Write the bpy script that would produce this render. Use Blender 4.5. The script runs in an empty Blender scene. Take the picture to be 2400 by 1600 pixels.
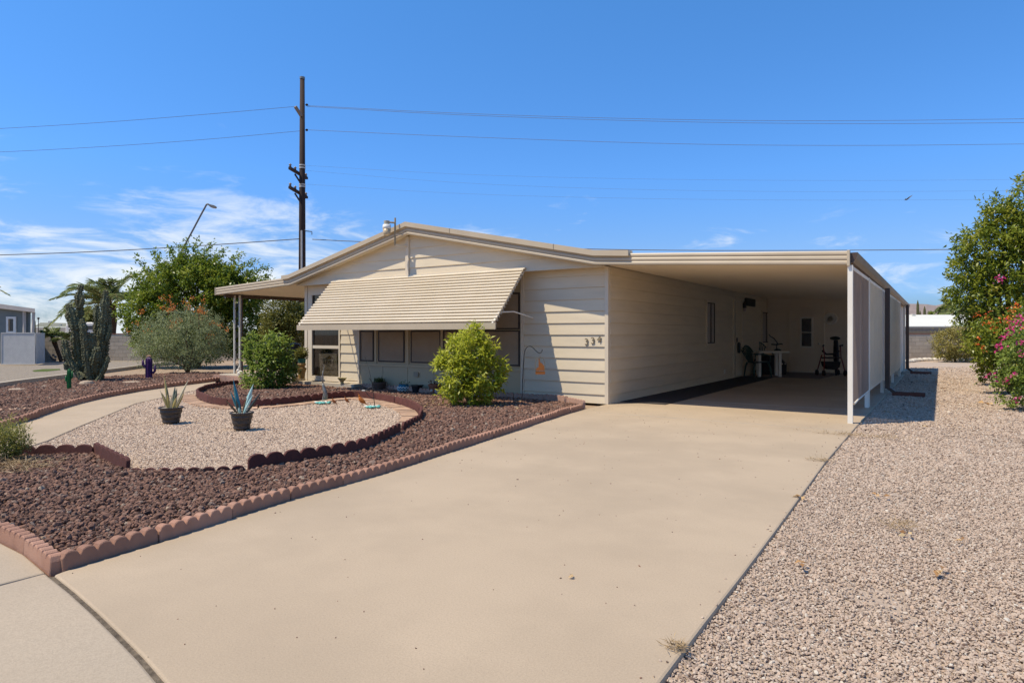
import bpy, math, random
import numpy as np
from mathutils import Vector, Matrix, noise as mnoise

random.seed(7); rng = np.random.default_rng(7)
SC = bpy.context.scene
COL = SC.collection

# ------------------------------------------------------------------ camera
CAMH, FOC, HOR, YAW = 1.2, 1520.0, 783.0, math.radians(33.6)
cam_d = bpy.data.cameras.new('camera'); cam = bpy.data.objects.new('camera', cam_d); COL.objects.link(cam)
cam.location = (0, 0, CAMH); cam.rotation_euler = (math.radians(90), 0, YAW)
cam_d.sensor_width = 36; cam_d.lens = 36*FOC/2400; cam_d.shift_y = -(800-HOR)/2400
cam_d.clip_start = .05; cam_d.clip_end = 20000
SC.camera = cam

# ------------------------------------------------------------------ light
SX, SY = .37, .45                     # shadow shift per metre of height
sun_vec = Vector((SX, SY, -1)).normalized()
EL = math.asin(-sun_vec.z); AZ = math.atan2(-sun_vec.x, -sun_vec.y)
W = bpy.data.worlds.new('World'); SC.world = W; W.use_nodes = True
wn, wl = W.node_tree.nodes, W.node_tree.links
wn.clear()
def wnode(t, **k):
    n = wn.new(t)
    for a, b in k.items(): setattr(n, a, b)
    return n
sky = wnode('ShaderNodeTexSky', sky_type='NISHITA', sun_disc=False)
sky.sun_elevation = EL; sky.sun_rotation = AZ % (2*math.pi); sky.altitude = 400
sky.air_density = 1.0; sky.dust_density = .15; sky.ozone_density = 2.5
hs = wnode('ShaderNodeHueSaturation'); hs.inputs['Saturation'].default_value = 1.2; hs.inputs['Value'].default_value = .92
wl.new(sky.outputs[0], hs.inputs['Color'])
tc = wnode('ShaderNodeTexCoord'); sep = wnode('ShaderNodeSeparateXYZ'); wl.new(tc.outputs['Generated'], sep.inputs[0])
def wmath(op, a, b=None, clamp=False):
    n = wnode('ShaderNodeMath', operation=op, use_clamp=clamp)
    for i, v in enumerate((a, b)):
        if v is None: continue
        if hasattr(v, 'links'): wl.new(v, n.inputs[i])
        else: n.inputs[i].default_value = v
    return n.outputs[0]
# clear desert air: less white glare towards the horizon than the default atmosphere, the same all the way round
tint = wnode('ShaderNodeValToRGB'); te = tint.color_ramp.elements
while len(te) < 7: te.new(.5)
for e_, (p_, c_) in zip(te, ((0, (.15, .20, .30)), (.03, (.20, .29, .46)), (.057, (.29, .40, .65)), (.125, (.47, .54, .71)), (.23, (.51, .70, .92)), (.45, (.61, .85, 1.0)), (1, (.62, .86, 1.0)))): e_.position = p_; e_.color = (*c_, 1)
wl.new(sep.outputs[2], tint.inputs[0])
skc = wnode('ShaderNodeMix', data_type='RGBA', blend_type='MULTIPLY'); skc.inputs['Factor'].default_value = 1
wl.new(hs.outputs[0], skc.inputs[6]); wl.new(tint.outputs[0], skc.inputs[7])
# thin cirrus: noise stretched along the horizon, more of it low down and towards the west side of the sky
zc = wmath('MAXIMUM', sep.outputs[2], .02)
az = wmath('ARCTAN2', sep.outputs[0], sep.outputs[1])
comb = wnode('ShaderNodeCombineXYZ')
wl.new(wmath('MULTIPLY', az, 3.2), comb.inputs[0]); wl.new(wmath('MULTIPLY', sep.outputs[2], 12.0), comb.inputs[1])
n1 = wnode('ShaderNodeTexNoise'); n1.inputs['Scale'].default_value = 2.0; n1.inputs['Detail'].default_value = 9; n1.inputs['Roughness'].default_value = .62
n1.inputs['Distortion'].default_value = .5
wl.new(comb.outputs[0], n1.inputs['Vector'])
n2 = wnode('ShaderNodeTexNoise'); n2.inputs['Scale'].default_value = .75; n2.inputs['Detail'].default_value = 2
cmb2 = wnode('ShaderNodeVectorMath', operation='ADD'); cmb2.inputs[1].default_value = (4.3, 1.7, 9.0)
wl.new(comb.outputs[0], cmb2.inputs[0]); wl.new(cmb2.outputs[0], n2.inputs['Vector'])
elev_fall = wnode('ShaderNodeMapRange'); elev_fall.inputs['From Min'].default_value = .31; elev_fall.inputs['From Max'].default_value = .09
elev_fall.inputs['To Min'].default_value = 0; elev_fall.inputs['To Max'].default_value = 1
wl.new(sep.outputs[2], elev_fall.inputs['Value'])
west = wnode('ShaderNodeMapRange'); west.inputs['From Min'].default_value = -.25; west.inputs['From Max'].default_value = -.85
west.inputs['To Min'].default_value = -.06; west.inputs['To Max'].default_value = .05
wl.new(az, west.inputs['Value'])
s1 = wmath('ADD', wmath('MULTIPLY', n1.outputs[0], .95), wmath('MULTIPLY', n2.outputs[0], .35))
s2 = wmath('ADD', s1, west.outputs[0])
s3 = wmath('ADD', s2, wmath('MULTIPLY', elev_fall.outputs[0], .30))
cr = wnode('ShaderNodeMapRange', interpolation_type='SMOOTHSTEP'); cr.inputs['From Min'].default_value = .86; cr.inputs['From Max'].default_value = 1.08
cr.inputs['To Min'].default_value = 0; cr.inputs['To Max'].default_value = .95
wl.new(s3, cr.inputs['Value'])
fade = wmath('MULTIPLY', cr.outputs[0], elev_fall.outputs[0])
mixc = wnode('ShaderNodeMix', data_type='RGBA'); wl.new(fade, mixc.inputs['Factor'])
wl.new(skc.outputs[2], mixc.inputs[6]); mixc.inputs[7].default_value = (4.0, 4.25, 4.45, 1)
bg = wnode('ShaderNodeBackground'); bg.inputs['Strength'].default_value = .15
wl.new(mixc.outputs[2], bg.inputs[0]); wo = wnode('ShaderNodeOutputWorld'); wl.new(bg.outputs[0], wo.inputs[0])

sl = bpy.data.lights.new('sun', 'SUN'); sl.energy = 3.6; sl.angle = math.radians(.53); sl.color = (1, .885, .70)
so = bpy.data.objects.new('sun', sl); COL.objects.link(so)
so.rotation_euler = sun_vec.to_track_quat('-Z', 'Y').to_euler()
so.location = (-5, -5, 20)
SC.view_settings.view_transform = 'Standard'; SC.view_settings.look = 'None'
SC.view_settings.exposure = 0.6; SC.view_settings.gamma = 1.0
SC.render.engine = 'CYCLES'
SC.cycles.max_bounces = 12; SC.cycles.diffuse_bounces = 8; SC.cycles.transparent_max_bounces = 16
SC.cycles.use_denoising = True

# ------------------------------------------------------------------ survey: photograph point -> metres
CY, SYW = math.cos(YAW), math.sin(YAW)
def ray(px, py):
    u, v = (px-1200)/FOC, (HOR-py)/FOC
    return Vector((u*CY - SYW, u*SYW + CY, v))
def G(px, py, z=0.0):
    d = ray(px, py); t = (z-CAMH)/d.z
    return Vector((d.x*t, d.y*t, z))
def onY(px, py, y):
    d = ray(px, py); t = y/d.y
    return Vector((d.x*t, y, CAMH+d.z*t))
def onX(px, py, x):
    d = ray(px, py); t = x/d.x
    return Vector((x, d.y*t, CAMH+d.z*t))
def at(px, py, Z):
    d = ray(px, py); return Vector((d.x*Z, d.y*Z, CAMH+d.z*Z))
def depth(p): return -SYW*p[0] + CY*p[1]
RIGHT = Vector((CY, SYW, 0)); FWD = Vector((-SYW, CY, 0)); UP = Vector((0, 0, 1))

# ------------------------------------------------------------------ materials
MATS = {}
WARM = (1.0, .95, .84)            # warm light cast multiplied into base colours to offset the blue sky fill
def warm_cast(c): return tuple(min(.92, a*b) for a, b in zip(c, WARM))
def M(name, c, c2=None, scale=6.0, rough=.8, bump=0.0, bscale=60.0, metal=0.0, spec=.3, detail=4, stain=None, stain_scale=.6, stain_amt=.5, coord='world', stretch=None, speck=None, objvar=0.0, grain=None):
    if name in MATS: return MATS[name]
    c = warm_cast(c); c2 = warm_cast(c2) if c2 else None; stain = warm_cast(stain) if stain else None
    m = bpy.data.materials.new(name); m.use_nodes = True; MATS[name] = m
    n, l = m.node_tree.nodes, m.node_tree.links
    b = n['Principled BSDF']; b.inputs['Roughness'].default_value = rough; b.inputs['Metallic'].default_value = metal
    b.inputs['Specular IOR Level'].default_value = spec
    if coord == 'world':
        g = n.new('ShaderNodeNewGeometry'); pos = g.outputs['Position']
    else:
        g = n.new('ShaderNodeTexCoord'); pos = g.outputs['Object']
    if stretch:
        mp = n.new('ShaderNodeVectorMath'); mp.operation = 'MULTIPLY'; mp.inputs[1].default_value = stretch
        l.new(pos, mp.inputs[0]); pos = mp.outputs[0]
    def nz(sc, det=4, r=.55):
        t = n.new('ShaderNodeTexNoise'); t.inputs['Scale'].default_value = sc; t.inputs['Detail'].default_value = det; t.inputs['Roughness'].default_value = r
        l.new(pos, t.inputs['Vector']); return t.outputs[0]
    def ramp(src, lo, hi):
        r = n.new('ShaderNodeMapRange'); r.inputs['From Min'].default_value = lo; r.inputs['From Max'].default_value = hi
        l.new(src, r.inputs['Value']); return r.outputs[0]
    def mix(f, a, bb):
        x = n.new('ShaderNodeMix'); x.data_type = 'RGBA'
        if hasattr(f, 'links'): l.new(f, x.inputs['Factor'])
        else: x.inputs['Factor'].default_value = f
        for i, v in ((6, a), (7, bb)):
            if hasattr(v, 'links'): l.new(v, x.inputs[i])
            else: x.inputs[i].default_value = (*v, 1)
        return x.outputs[2]
    col = c
    if c2 is None: c2 = tuple(v*.86 for v in c)
    col = mix(ramp(nz(scale, detail), .32, .68), c, c2)
    if stain: col = mix(_scale(n, l, ramp(nz(stain_scale, 6, .62), .44, .64), stain_amt), col, stain)
    if grain:
        col = mix(_scale(n, l, ramp(nz(grain[0], 2, .7), .38, .66), grain[1]), col, tuple(v*.62 for v in c2))
    if speck:
        sc_, lo, colr = speck
        v = n.new('ShaderNodeTexVoronoi'); v.inputs['Scale'].default_value = sc_; l.new(pos, v.inputs['Vector'])
        col = mix(ramp(v.outputs['Distance'], lo, lo*.4), col, colr)
    if objvar:
        oi = n.new('ShaderNodeObjectInfo'); mr = n.new('ShaderNodeMapRange'); mr.inputs['To Min'].default_value = 1-objvar; mr.inputs['To Max'].default_value = 1+objvar
        l.new(oi.outputs['Random'], mr.inputs['Value']); vm = n.new('ShaderNodeVectorMath'); vm.operation = 'SCALE'
        l.new(col, vm.inputs[0]); l.new(mr.outputs[0], vm.inputs['Scale']); col = vm.outputs[0]
    if hasattr(col, 'links'): l.new(col, b.inputs['Base Color'])
    else: b.inputs['Base Color'].default_value = (*col, 1)
    if bump:
        bp = n.new('ShaderNodeBump'); bp.inputs['Strength'].default_value = bump; bp.inputs['Distance'].default_value = .02
        l.new(nz(bscale, 5), bp.inputs['Height']); l.new(bp.outputs[0], b.inputs['Normal'])
    return m
def _scale(n, l, src, k):
    x = n.new('ShaderNodeMath'); x.operation = 'MULTIPLY'; x.inputs[1].default_value = k; x.use_clamp = True
    l.new(src, x.inputs[0]); return x.outputs[0]
def MLEAF(name, stops, trans=.35, rough=.5, attr='rnd', spec=.35):
    if name in MATS: return MATS[name]
    m = bpy.data.materials.new(name); m.use_nodes = True; MATS[name] = m
    n, l = m.node_tree.nodes, m.node_tree.links
    b = n['Principled BSDF']; b.inputs['Roughness'].default_value = rough; b.inputs['Specular IOR Level'].default_value = spec
    a = n.new('ShaderNodeAttribute'); a.attribute_name = attr
    r = n.new('ShaderNodeValToRGB'); e = r.color_ramp.elements
    while len(e) < len(stops): e.new(.5)
    for i, (p, c) in enumerate(stops): e[i].position = p; e[i].color = (*c, 1)
    l.new(a.outputs['Fac'], r.inputs[0]); l.new(r.outputs[0], b.inputs['Base Color'])
    t = n.new('ShaderNodeBsdfTranslucent'); l.new(r.outputs[0], t.inputs[0])
    mx = n.new('ShaderNodeMixShader'); mx.inputs[0].default_value = trans
    l.new(b.outputs[0], mx.inputs[1]); l.new(t.outputs[0], mx.inputs[2])
    l.new(mx.outputs[0], n['Material Output'].inputs[0])
    return m
def MROCK(name, stops, rough=.9):
    """stone colour differs from stone to stone"""
    m = bpy.data.materials.new(name); m.use_nodes = True; MATS[name] = m
    n, l = m.node_tree.nodes, m.node_tree.links
    b = n['Principled BSDF']; b.inputs['Roughness'].default_value = rough; b.inputs['Specular IOR Level'].default_value = .2
    o = n.new('ShaderNodeAttribute'); o.attribute_type = 'INSTANCER'; o.attribute_name = 'hue'
    r = n.new('ShaderNodeValToRGB'); e = r.color_ramp.elements
    while len(e) < len(stops): e.new(.5)
    for i, (p, c) in enumerate(stops): e[i].position = p; e[i].color = (*warm_cast(c), 1)
    l.new(o.outputs['Fac'], r.inputs[0])
    t = n.new('ShaderNodeTexNoise'); t.inputs['Scale'].default_value = 3.5; t.inputs['Detail'].default_value = 3
    tcn = n.new('ShaderNodeTexCoord'); l.new(tcn.outputs['Object'], t.inputs['Vector'])
    mp = n.new('ShaderNodeMapRange'); mp.inputs['To Min'].default_value = .7; mp.inputs['To Max'].default_value = 1.25; l.new(t.outputs[0], mp.inputs['Value'])
    mu = n.new('ShaderNodeVectorMath'); mu.operation = 'SCALE'; l.new(r.outputs[0], mu.inputs[0]); l.new(mp.outputs[0], mu.inputs['Scale'])
    l.new(mu.outputs[0], b.inputs['Base Color'])
    return m
def MGLASS(name, tint=(.5, .5, .48), rough=.03):
    m = bpy.data.materials.new(name); m.use_nodes = True; MATS[name] = m
    n, l = m.node_tree.nodes, m.node_tree.links; n.remove(n['Principled BSDF'])
    t = n.new('ShaderNodeBsdfTransparent'); t.inputs[0].default_value = (*tint, 1)
    g = n.new('ShaderNodeBsdfGlossy'); g.inputs['Roughness'].default_value = rough
    lw = n.new('ShaderNodeLayerWeight'); pw_ = n.new('ShaderNodeMath'); pw_.operation = 'POWER'; pw_.inputs[1].default_value = 5
    l.new(lw.outputs['Facing'], pw_.inputs[0]); f = n.new('ShaderNodeMath'); f.operation = 'MULTIPLY_ADD'; f.inputs[1].default_value = .93; f.inputs[2].default_value = .05
    l.new(pw_.outputs[0], f.inputs[0])
    mx = n.new('ShaderNodeMixShader'); l.new(f.outputs[0], mx.inputs[0]); l.new(t.outputs[0], mx.inputs[1]); l.new(g.outputs[0], mx.inputs[2])
    l.new(mx.outputs[0], n['Material Output'].inputs[0]); return m
def MFABRIC(name, c, trans=.25, weave=400, open_=0.0, c2=None):
    """woven sun-screen cloth: a little light comes through"""
    m = M(name, c, c2 or tuple(v*.85 for v in c), scale=3, rough=.95, bump=.25, bscale=weave, spec=.05)
    n, l = m.node_tree.nodes, m.node_tree.links
    b = n['Principled BSDF']; t = n.new('ShaderNodeBsdfTranslucent'); t.inputs[0].default_value = (*(min(.95, v*1.35) for v in c), 1)
    mx = n.new('ShaderNodeMixShader'); mx.inputs[0].default_value = trans
    l.new(b.outputs[0], mx.inputs[1]); l.new(t.outputs[0], mx.inputs[2])
    out = mx.outputs[0]
    if open_:
        tr = n.new('ShaderNodeBsdfTransparent'); m2 = n.new('ShaderNodeMixShader'); m2.inputs[0].default_value = open_
        l.new(out, m2.inputs[1]); l.new(tr.outputs[0], m2.inputs[2]); out = m2.outputs[0]
    l.new(out, n['Material Output'].inputs[0]); return m

concrete = M('concrete', (.455, .375, .29), (.415, .34, .262), scale=1.1, rough=.92, bump=.12, bscale=190, stain=(.375, .31, .24), stain_scale=.55, stain_amt=.8, speck=(42, .085, (.20, .16, .125)), grain=(120, .34))
concrete2 = M('sidewalk_concrete', (.43, .365, .295), (.39, .33, .265), scale=1.3, rough=.92, bump=.14, bscale=160, stain=(.40, .35, .29), stain_amt=.6, speck=(50, .07, (.22, .19, .15)), grain=(120, .38))
slabmat = M('old_concrete', (.46, .42, .36), (.40, .36, .31), scale=2, rough=.9, bump=.15, bscale=120)
dirt = M('joint_dirt', (.20, .165, .125), (.08, .065, .05), scale=40, rough=1, bump=.6, bscale=200)
siding = M('siding_paint', (.665, .59, .47), (.625, .555, .44), scale=1.5, rough=.62, bump=.12, bscale=45, stretch=(1, 1, 7), stain=(.54, .48, .395), stain_scale=1.2, stain_amt=.4, objvar=.025)
trim = M('trim_paint', (.64, .575, .485), (.60, .54, .455), scale=3, rough=.55, bump=.05, bscale=60)
fascia_m = M('fascia_metal', (.50, .43, .335), (.455, .39, .30), scale=2, rough=.45, spec=.4)
awn_m = M('awning_enamel', (.64, .585, .50), (.60, .55, .465), scale=2, rough=.42, spec=.45, stain=(.58, .51, .40), stain_scale=1.4, stain_amt=.35, objvar=.03)
ceil_m = M('ceiling_enamel', (.82, .745, .64), (.78, .705, .60), scale=1.5, rough=.5)
white_m = M('white_enamel', (.78, .77, .74), (.72, .71, .68), scale=3, rough=.45)
screen_m = MFABRIC('sunscreen_cloth', (.37, .30, .235), trans=.12)
sc_frame = M('screen_frame', (.055, .048, .045), (.045, .04, .038), rough=.6)
lower_m = M('wainscot_paint', (.45, .385, .27), (.42, .355, .25), scale=2, rough=.6, bump=.05, bscale=40)
brown_m = M('gutter_brown', (.085, .058, .048), (.07, .048, .04), scale=3, rough=.45, spec=.4)
gutter_m = M('gutter_taupe', (.22, .17, .135), (.19, .145, .115), scale=3, rough=.45, spec=.4)
dark_m = M('dark_plastic', (.02, .02, .022), (.03, .03, .032), rough=.45)
glass_m = MGLASS('window_glass', (.62, .6, .56))
dark_glass = M('dark_glass', (.03, .032, .045), (.02, .022, .03), rough=.12, spec=.6)
blind_m = M('blind', (.33, .30, .25), (.29, .26, .22), rough=.7)
edge_m = M('edger_concrete', (.36, .205, .155), (.29, .165, .125), scale=9, rough=.95, bump=.35, bscale=170, stain=(.42, .27, .215), stain_scale=3, stain_amt=.4, objvar=.16)
edge_pale = M('edger_faded', (.44, .285, .235), (.37, .235, .195), scale=9, rough=.95, bump=.3, bscale=150, objvar=.14)
edge_dark = M('edger_rubber', (.115, .042, .036), (.085, .032, .028), scale=8, rough=.85, bump=.3, bscale=160, objvar=.18)
brick_m = M('paver_tan', (.50, .345, .25), (.40, .27, .19), scale=8, rough=.95, bump=.25, bscale=90, objvar=.16)
block_m = M('block_masonry', (.47, .415, .355), (.41, .36, .305), scale=3, rough=.95, bump=.3, bscale=70, stain=(.36, .31, .26), stain_scale=.9, stain_amt=.45, objvar=.10)
mortar_m = M('mortar', (.20, .18, .155), (.17, .15, .13), rough=1)
cap_m = M('wall_cap', (.24, .11, .075), (.19, .085, .06), rough=.9)
lava_base = M('lava_base', (.105, .066, .055), (.05, .032, .028), scale=26, rough=1, bump=.9, bscale=42)
pea_base = M('pea_base', (.52, .42, .345), (.42, .335, .275), scale=70, rough=1, bump=.6, bscale=90)
ground_m = M('desert_ground', (.37, .285, .215), (.30, .23, .175), scale=3, rough=1, bump=.7, bscale=40, stain=(.25, .19, .15), stain_scale=25, stain_amt=.5)
grav_base = M('gravel_base', (.45, .375, .32), (.36, .30, .255), scale=60, rough=1, bump=.6, bscale=90, stain=(.50, .385, .30), stain_scale=.45, stain_amt=.5)
grey_grav = M('grey_gravel', (.33, .29, .245), (.17, .15, .13), scale=22, rough=1, bump=.9, bscale=30)
pea_rock = MROCK('pea_stone', [(0, (.38, .285, .23)), (.15, (.48, .375, .30)), (.6, (.53, .425, .345)), (.9, (.57, .47, .385)), (1, (.61, .53, .45))])
pink_rock = MROCK('pink_stone', [(0, (.09, .06, .05)), (.03, (.17, .12, .10)), (.06, (.35, .275, .23)), (.35, (.425, .345, .29)), (.62, (.47, .39, .335)), (.82, (.46, .35, .28)), (.95, (.50, .44, .39)), (1, (.55, .52, .48))])
lava_rock = MROCK('lava_stone', [(0, (.08, .05, .042)), (.3, (.16, .094, .074)), (.6, (.205, .118, .09)), (.85, (.25, .148, .113)), (.97, (.20, .155, .135)), (1, (.36, .29, .23))])

# ------------------------------------------------------------------ mesh building
class MB:
    def __init__(s): s.v = []; s.f = []; s.a = []
    def add(s, vs, fs, a=None):
        o = len(s.v); s.v += [tuple(x) for x in vs]; s.f += [tuple(i+o for i in f) for f in fs]
        if a is not None: s.a += [a]*len(vs)
    def box(s, x0, x1, y0, y1, z0, z1):
        s.add([(x0,y0,z0),(x1,y0,z0),(x1,y1,z0),(x0,y1,z0),(x0,y0,z1),(x1,y0,z1),(x1,y1,z1),(x0,y1,z1)],
              [(0,3,2,1),(4,5,6,7),(0,1,5,4),(1,2,6,5),(2,3,7,6),(3,0,4,7)])
        return s
    def obox(s, c, ax, ay, az):
        c, ax, ay, az = map(Vector, (c, ax, ay, az))
        p = [c+sx*ax+sy*ay+sz*az for sz in (-1, 1) for sx, sy in ((-1,-1),(1,-1),(1,1),(-1,1))]
        s.add(p, [(0,3,2,1),(4,5,6,7),(0,1,5,4),(1,2,6,5),(2,3,7,6),(3,0,4,7)]); return s
    def bar(s, a, b, w, h=None, up=(0,0,1)):
        a, b = Vector(a), Vector(b); d = b-a; L = d.length; d.normalize(); h = h or w
        u = Vector(up)
        if abs(d.dot(u)) > .98: u = Vector((0, 1, 0))
        sx = d.cross(u).normalized(); sz = sx.cross(d).normalized()
        return s.obox((a+b)/2, d*L/2, sx*w/2, sz*h/2)
    def tube(s, pts, r, n=8, caps=True):
        pts = [Vector(p) for p in pts]; k = len(pts)
        rs = r if isinstance(r, (list, tuple)) else [r]*k
        o = len(s.v); prev = None
        for i, p in enumerate(pts):
            d = (pts[min(i+1, k-1)] - pts[max(i-1, 0)]).normalized()
            if prev is None:
                u = Vector((0, 0, 1)) if abs(d.z) < .9 else Vector((1, 0, 0))
                a = d.cross(u).normalized()
            else:
                a = (prev - d*prev.dot(d)).normalized()
            prev = a; b = d.cross(a)
            for j in range(n):
                t = 2*math.pi*j/n; s.v.append(tuple(p + (a*math.cos(t) + b*math.sin(t))*rs[i]))
        for i in range(k-1):
            for j in range(n):
                j2 = (j+1) % n
                s.f.append((o+i*n+j, o+i*n+j2, o+(i+1)*n+j2, o+(i+1)*n+j))
        if caps:
            s.f.append(tuple(o+j for j in range(n))[::-1]); s.f.append(tuple(o+(k-1)*n+j for j in range(n)))
        return s
    def lathe(s, prof, c=(0,0,0), n=24, sq=None):
        o = len(s.v); c = Vector(c)
        for r, z in prof:
            for j in range(n):
                t = 2*math.pi*j/n
                cx, cy = math.cos(t), math.sin(t)
                if sq:
                    k = (abs(cx)**sq + abs(cy)**sq)**(-1/sq); cx *= k; cy *= k
                s.v.append((c.x+r*cx, c.y+r*cy, c.z+z))
        for i in range(len(prof)-1):
            for j in range(n):
                j2 = (j+1) % n; s.f.append((o+i*n+j, o+i*n+j2, o+(i+1)*n+j2, o+(i+1)*n+j))
        s.f.append(tuple(o+j for j in range(n))[::-1]); s.f.append(tuple(o+(len(prof)-1)*n+j for j in range(n)))
        return s
    def prism(s, poly, z0, z1):
        k = len(poly)
        s.add([(p[0], p[1], z0) for p in poly] + [(p[0], p[1], z1) for p in poly],
              [tuple(range(k))[::-1], tuple(range(k, 2*k))] + [(i, (i+1) % k, k+(i+1) % k, k+i) for i in range(k)])
        return s
    def extr(s, poly, d):
        """closed polygon of 3-D points pushed along d"""
        k = len(poly); d = Vector(d); P_ = [Vector(p) for p in poly]
        s.add(P_ + [p+d for p in P_], [tuple(range(k)), tuple(range(k, 2*k))[::-1]] + [((i+1) % k, i, k+i, k+(i+1) % k) for i in range(k)])
        return s
    def sweep(s, prof, y0, A, B):
        k = len(prof)
        s.add([(A[0], y0+p[0], A[1]+p[1]) for p in prof] + [(B[0], y0+p[0], B[1]+p[1]) for p in prof],
              [tuple(range(k)), tuple(range(k, 2*k))[::-1]] + [((i+1) % k, i, k+i, k+(i+1) % k) for i in range(k)])
        return s
    def ball(s, c, r, n=8, m=6, sc=(1,1,1)):
        c = Vector(c); o = len(s.v)
        for i in range(1, m):
            t = math.pi*i/m
            for j in range(n):
                p = 2*math.pi*j/n
                s.v.append((c.x+r*sc[0]*math.sin(t)*math.cos(p), c.y+r*sc[1]*math.sin(t)*math.sin(p), c.z+r*sc[2]*math.cos(t)))
        top = len(s.v); s.v.append((c.x, c.y, c.z+r*sc[2])); s.v.append((c.x, c.y, c.z-r*sc[2]))
        for i in range(m-2):
            for j in range(n):
                j2 = (j+1) % n; s.f.append((o+i*n+j, o+(i+1)*n+j, o+(i+1)*n+j2, o+i*n+j2))
        for j in range(n):
            j2 = (j+1) % n; s.f.append((top, o+j, o+j2)); s.f.append((top+1, o+(m-2)*n+j2, o+(m-2)*n+j))
        return s
    def build(s, name, mat, parent=None, smooth=False, origin=None, fix=True):
        me = bpy.data.meshes.new(name)
        off = wloc(parent) if parent is not None else Vector((0,0,0))
        o = bpy.data.objects.new(name, me)
        if origin is not None:
            org = Vector(origin); o.location = org-off; off = org
        vs = [(x-off.x, y-off.y, z-off.z) for x, y, z in s.v]
        me.from_pydata(vs, [], s.f)
        if fix: recalc(me)
        if s.a and len(s.a) == len(vs):
            at_ = me.attributes.new('rnd', 'FLOAT', 'POINT'); at_.data.foreach_set('value', np.array(s.a, dtype=np.float32))
        if smooth:
            me.polygons.foreach_set('use_smooth', [True]*len(me.polygons))
        me.materials.append(mat if not isinstance(mat, str) else MATS[mat])
        COL.objects.link(o)
        if parent is not None: o.parent = parent
        return o
import bmesh
def recalc(me):
    bm = bmesh.new(); bm.from_mesh(me); bmesh.ops.recalc_face_normals(bm, faces=bm.faces); bm.to_mesh(me); bm.free()
def wloc(o):
    v = Vector((0,0,0))
    while o is not None: v += o.location; o = o.parent
    return v
def tag(o, label=None, cat=None, group=None, kind=None):
    if label: o['label'] = label
    if cat: o['category'] = cat
    if group: o['group'] = group
    if kind: o['kind'] = kind
    return o
def thing(name, label, cat, loc=(0,0,0), group=None):
    o = bpy.data.objects.new(name, None); COL.objects.link(o); o.location = loc; o.empty_display_size = .2
    return tag(o, label, cat, group)
def inst(src, name, parent, loc, rot=(0,0,0), scale=(1,1,1), mat=None):
    """another object on the same mesh data"""
    o = bpy.data.objects.new(name, src if isinstance(src, bpy.types.Mesh) else src.data); COL.objects.link(o)
    o.parent = parent; o.location = Vector(loc)-(wloc(parent) if parent else Vector((0,0,0))); o.rotation_euler = rot; o.scale = scale
    return o
def meshdata(mb, name, mat, smooth=False):
    me = bpy.data.meshes.new(name); me.from_pydata(mb.v, [], mb.f); recalc(me); me.materials.append(mat)
    if smooth: me.polygons.foreach_set('use_smooth', [True]*len(me.polygons))
    return me
def bevel(o, w, seg=2):
    b = o.modifiers.new('bevel', 'BEVEL'); b.width = w; b.segments = seg; b.limit_method = 'ANGLE'; b.angle_limit = math.radians(40)
    return o
def text_mesh(body, size, depth_, mat, name, align='CENTER'):
    cu = bpy.data.curves.new(name, 'FONT'); cu.body = body; cu.size = size; cu.extrude = depth_; cu.align_x = align
    ob = bpy.data.objects.new(name, cu); COL.objects.link(ob)
    me = bpy.data.meshes.new_from_object(ob.evaluated_get(bpy.context.evaluated_depsgraph_get()))
    bpy.data.objects.remove(ob); bpy.data.curves.remove(cu); me.name = name
    me.materials.clear(); me.materials.append(mat); return me
def pathpts(px, z=0): return [G(x, y, z) for x, y in px]
def resample(P_, step):
    out = [P_[0].copy()]; acc = 0
    L = [0]
    for a, b in zip(P_, P_[1:]): L.append(L[-1]+(b-a).length)
    n = max(1, round(L[-1]/step)); res = []
    for i in range(n+1):
        s = L[-1]*i/n; k = 0
        while k < len(L)-2 and L[k+1] < s: k += 1
        t = (s-L[k])/max(1e-9, L[k+1]-L[k]); res.append(P_[k].lerp(P_[k+1], t))
    return res
def smoothpath(P_, it=2):
    for _ in range(it):
        q = [P_[0]]
        for a, b in zip(P_, P_[1:]): q += [a.lerp(b, .25), a.lerp(b, .75)]
        q.append(P_[-1]); P_ = q
    return P_

# ------------------------------------------------------------------ ground surfaces
def sheet(name, poly, z, mat, kind='structure', thick=None):
    mb = MB()
    if thick: mb.prism([(p.x, p.y) for p in poly], z-thick, z)
    else: mb.add([(p.x, p.y, z) for p in poly], [tuple(range(len(poly)))])
    return tag(mb.build(name, mat), kind=kind)
R_ = 900
gm = MB(); N = 48
gm.add([(R_*math.cos(2*math.pi*i/N), R_*math.sin(2*math.pi*i/N), -.045) for i in range(N)], [tuple(range(N))])
tag(gm.build('ground', ground_m), kind='structure')

A_px = [(126,1346),(147,1338),(371,1271),(553,1211),(700,1165),(900,1110),(1050,1061),(1200,1012),(1300,979),(1366,959)]
A_w = pathpts(A_px)
FASC_Y, WALL_Y, GAB_Y, WX, EX = 9.78, 10.2, 9.97, -4.79, -1.04
BACK_Y = 22.2
R_edge = [Vector((EX+.10, 26.5, 0)), Vector((EX+.10, 9.72, 0))] + pathpts([(1935,1082),(1842,1210),(1745,1340),(1655,1455),(1546,1600)])
R_edge += [Vector((-.60, .86, 0))]
J_px = [(126,1347),(175,1385),(228,1432),(285,1487),(338,1540),(390,1600)]
J_w = pathpts(J_px); J_ext = [Vector((-1.3, 1.0, 0)), Vector((-.62, .85, 0))]
drive = A_w + [Vector((WX-.02, 10.16, 0)), Vector((WX-.02, BACK_Y+.3, 0)), Vector((EX+.1, BACK_Y+.3, 0)), Vector((EX+.1, 26.5, 0))][:3] + R_edge[1:] + J_ext[:1] + J_w[::-1][:-1]
d_o = sheet('driveway', drive, 0, concrete, thick=.14); bevel(d_o, .012, 2)
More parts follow.
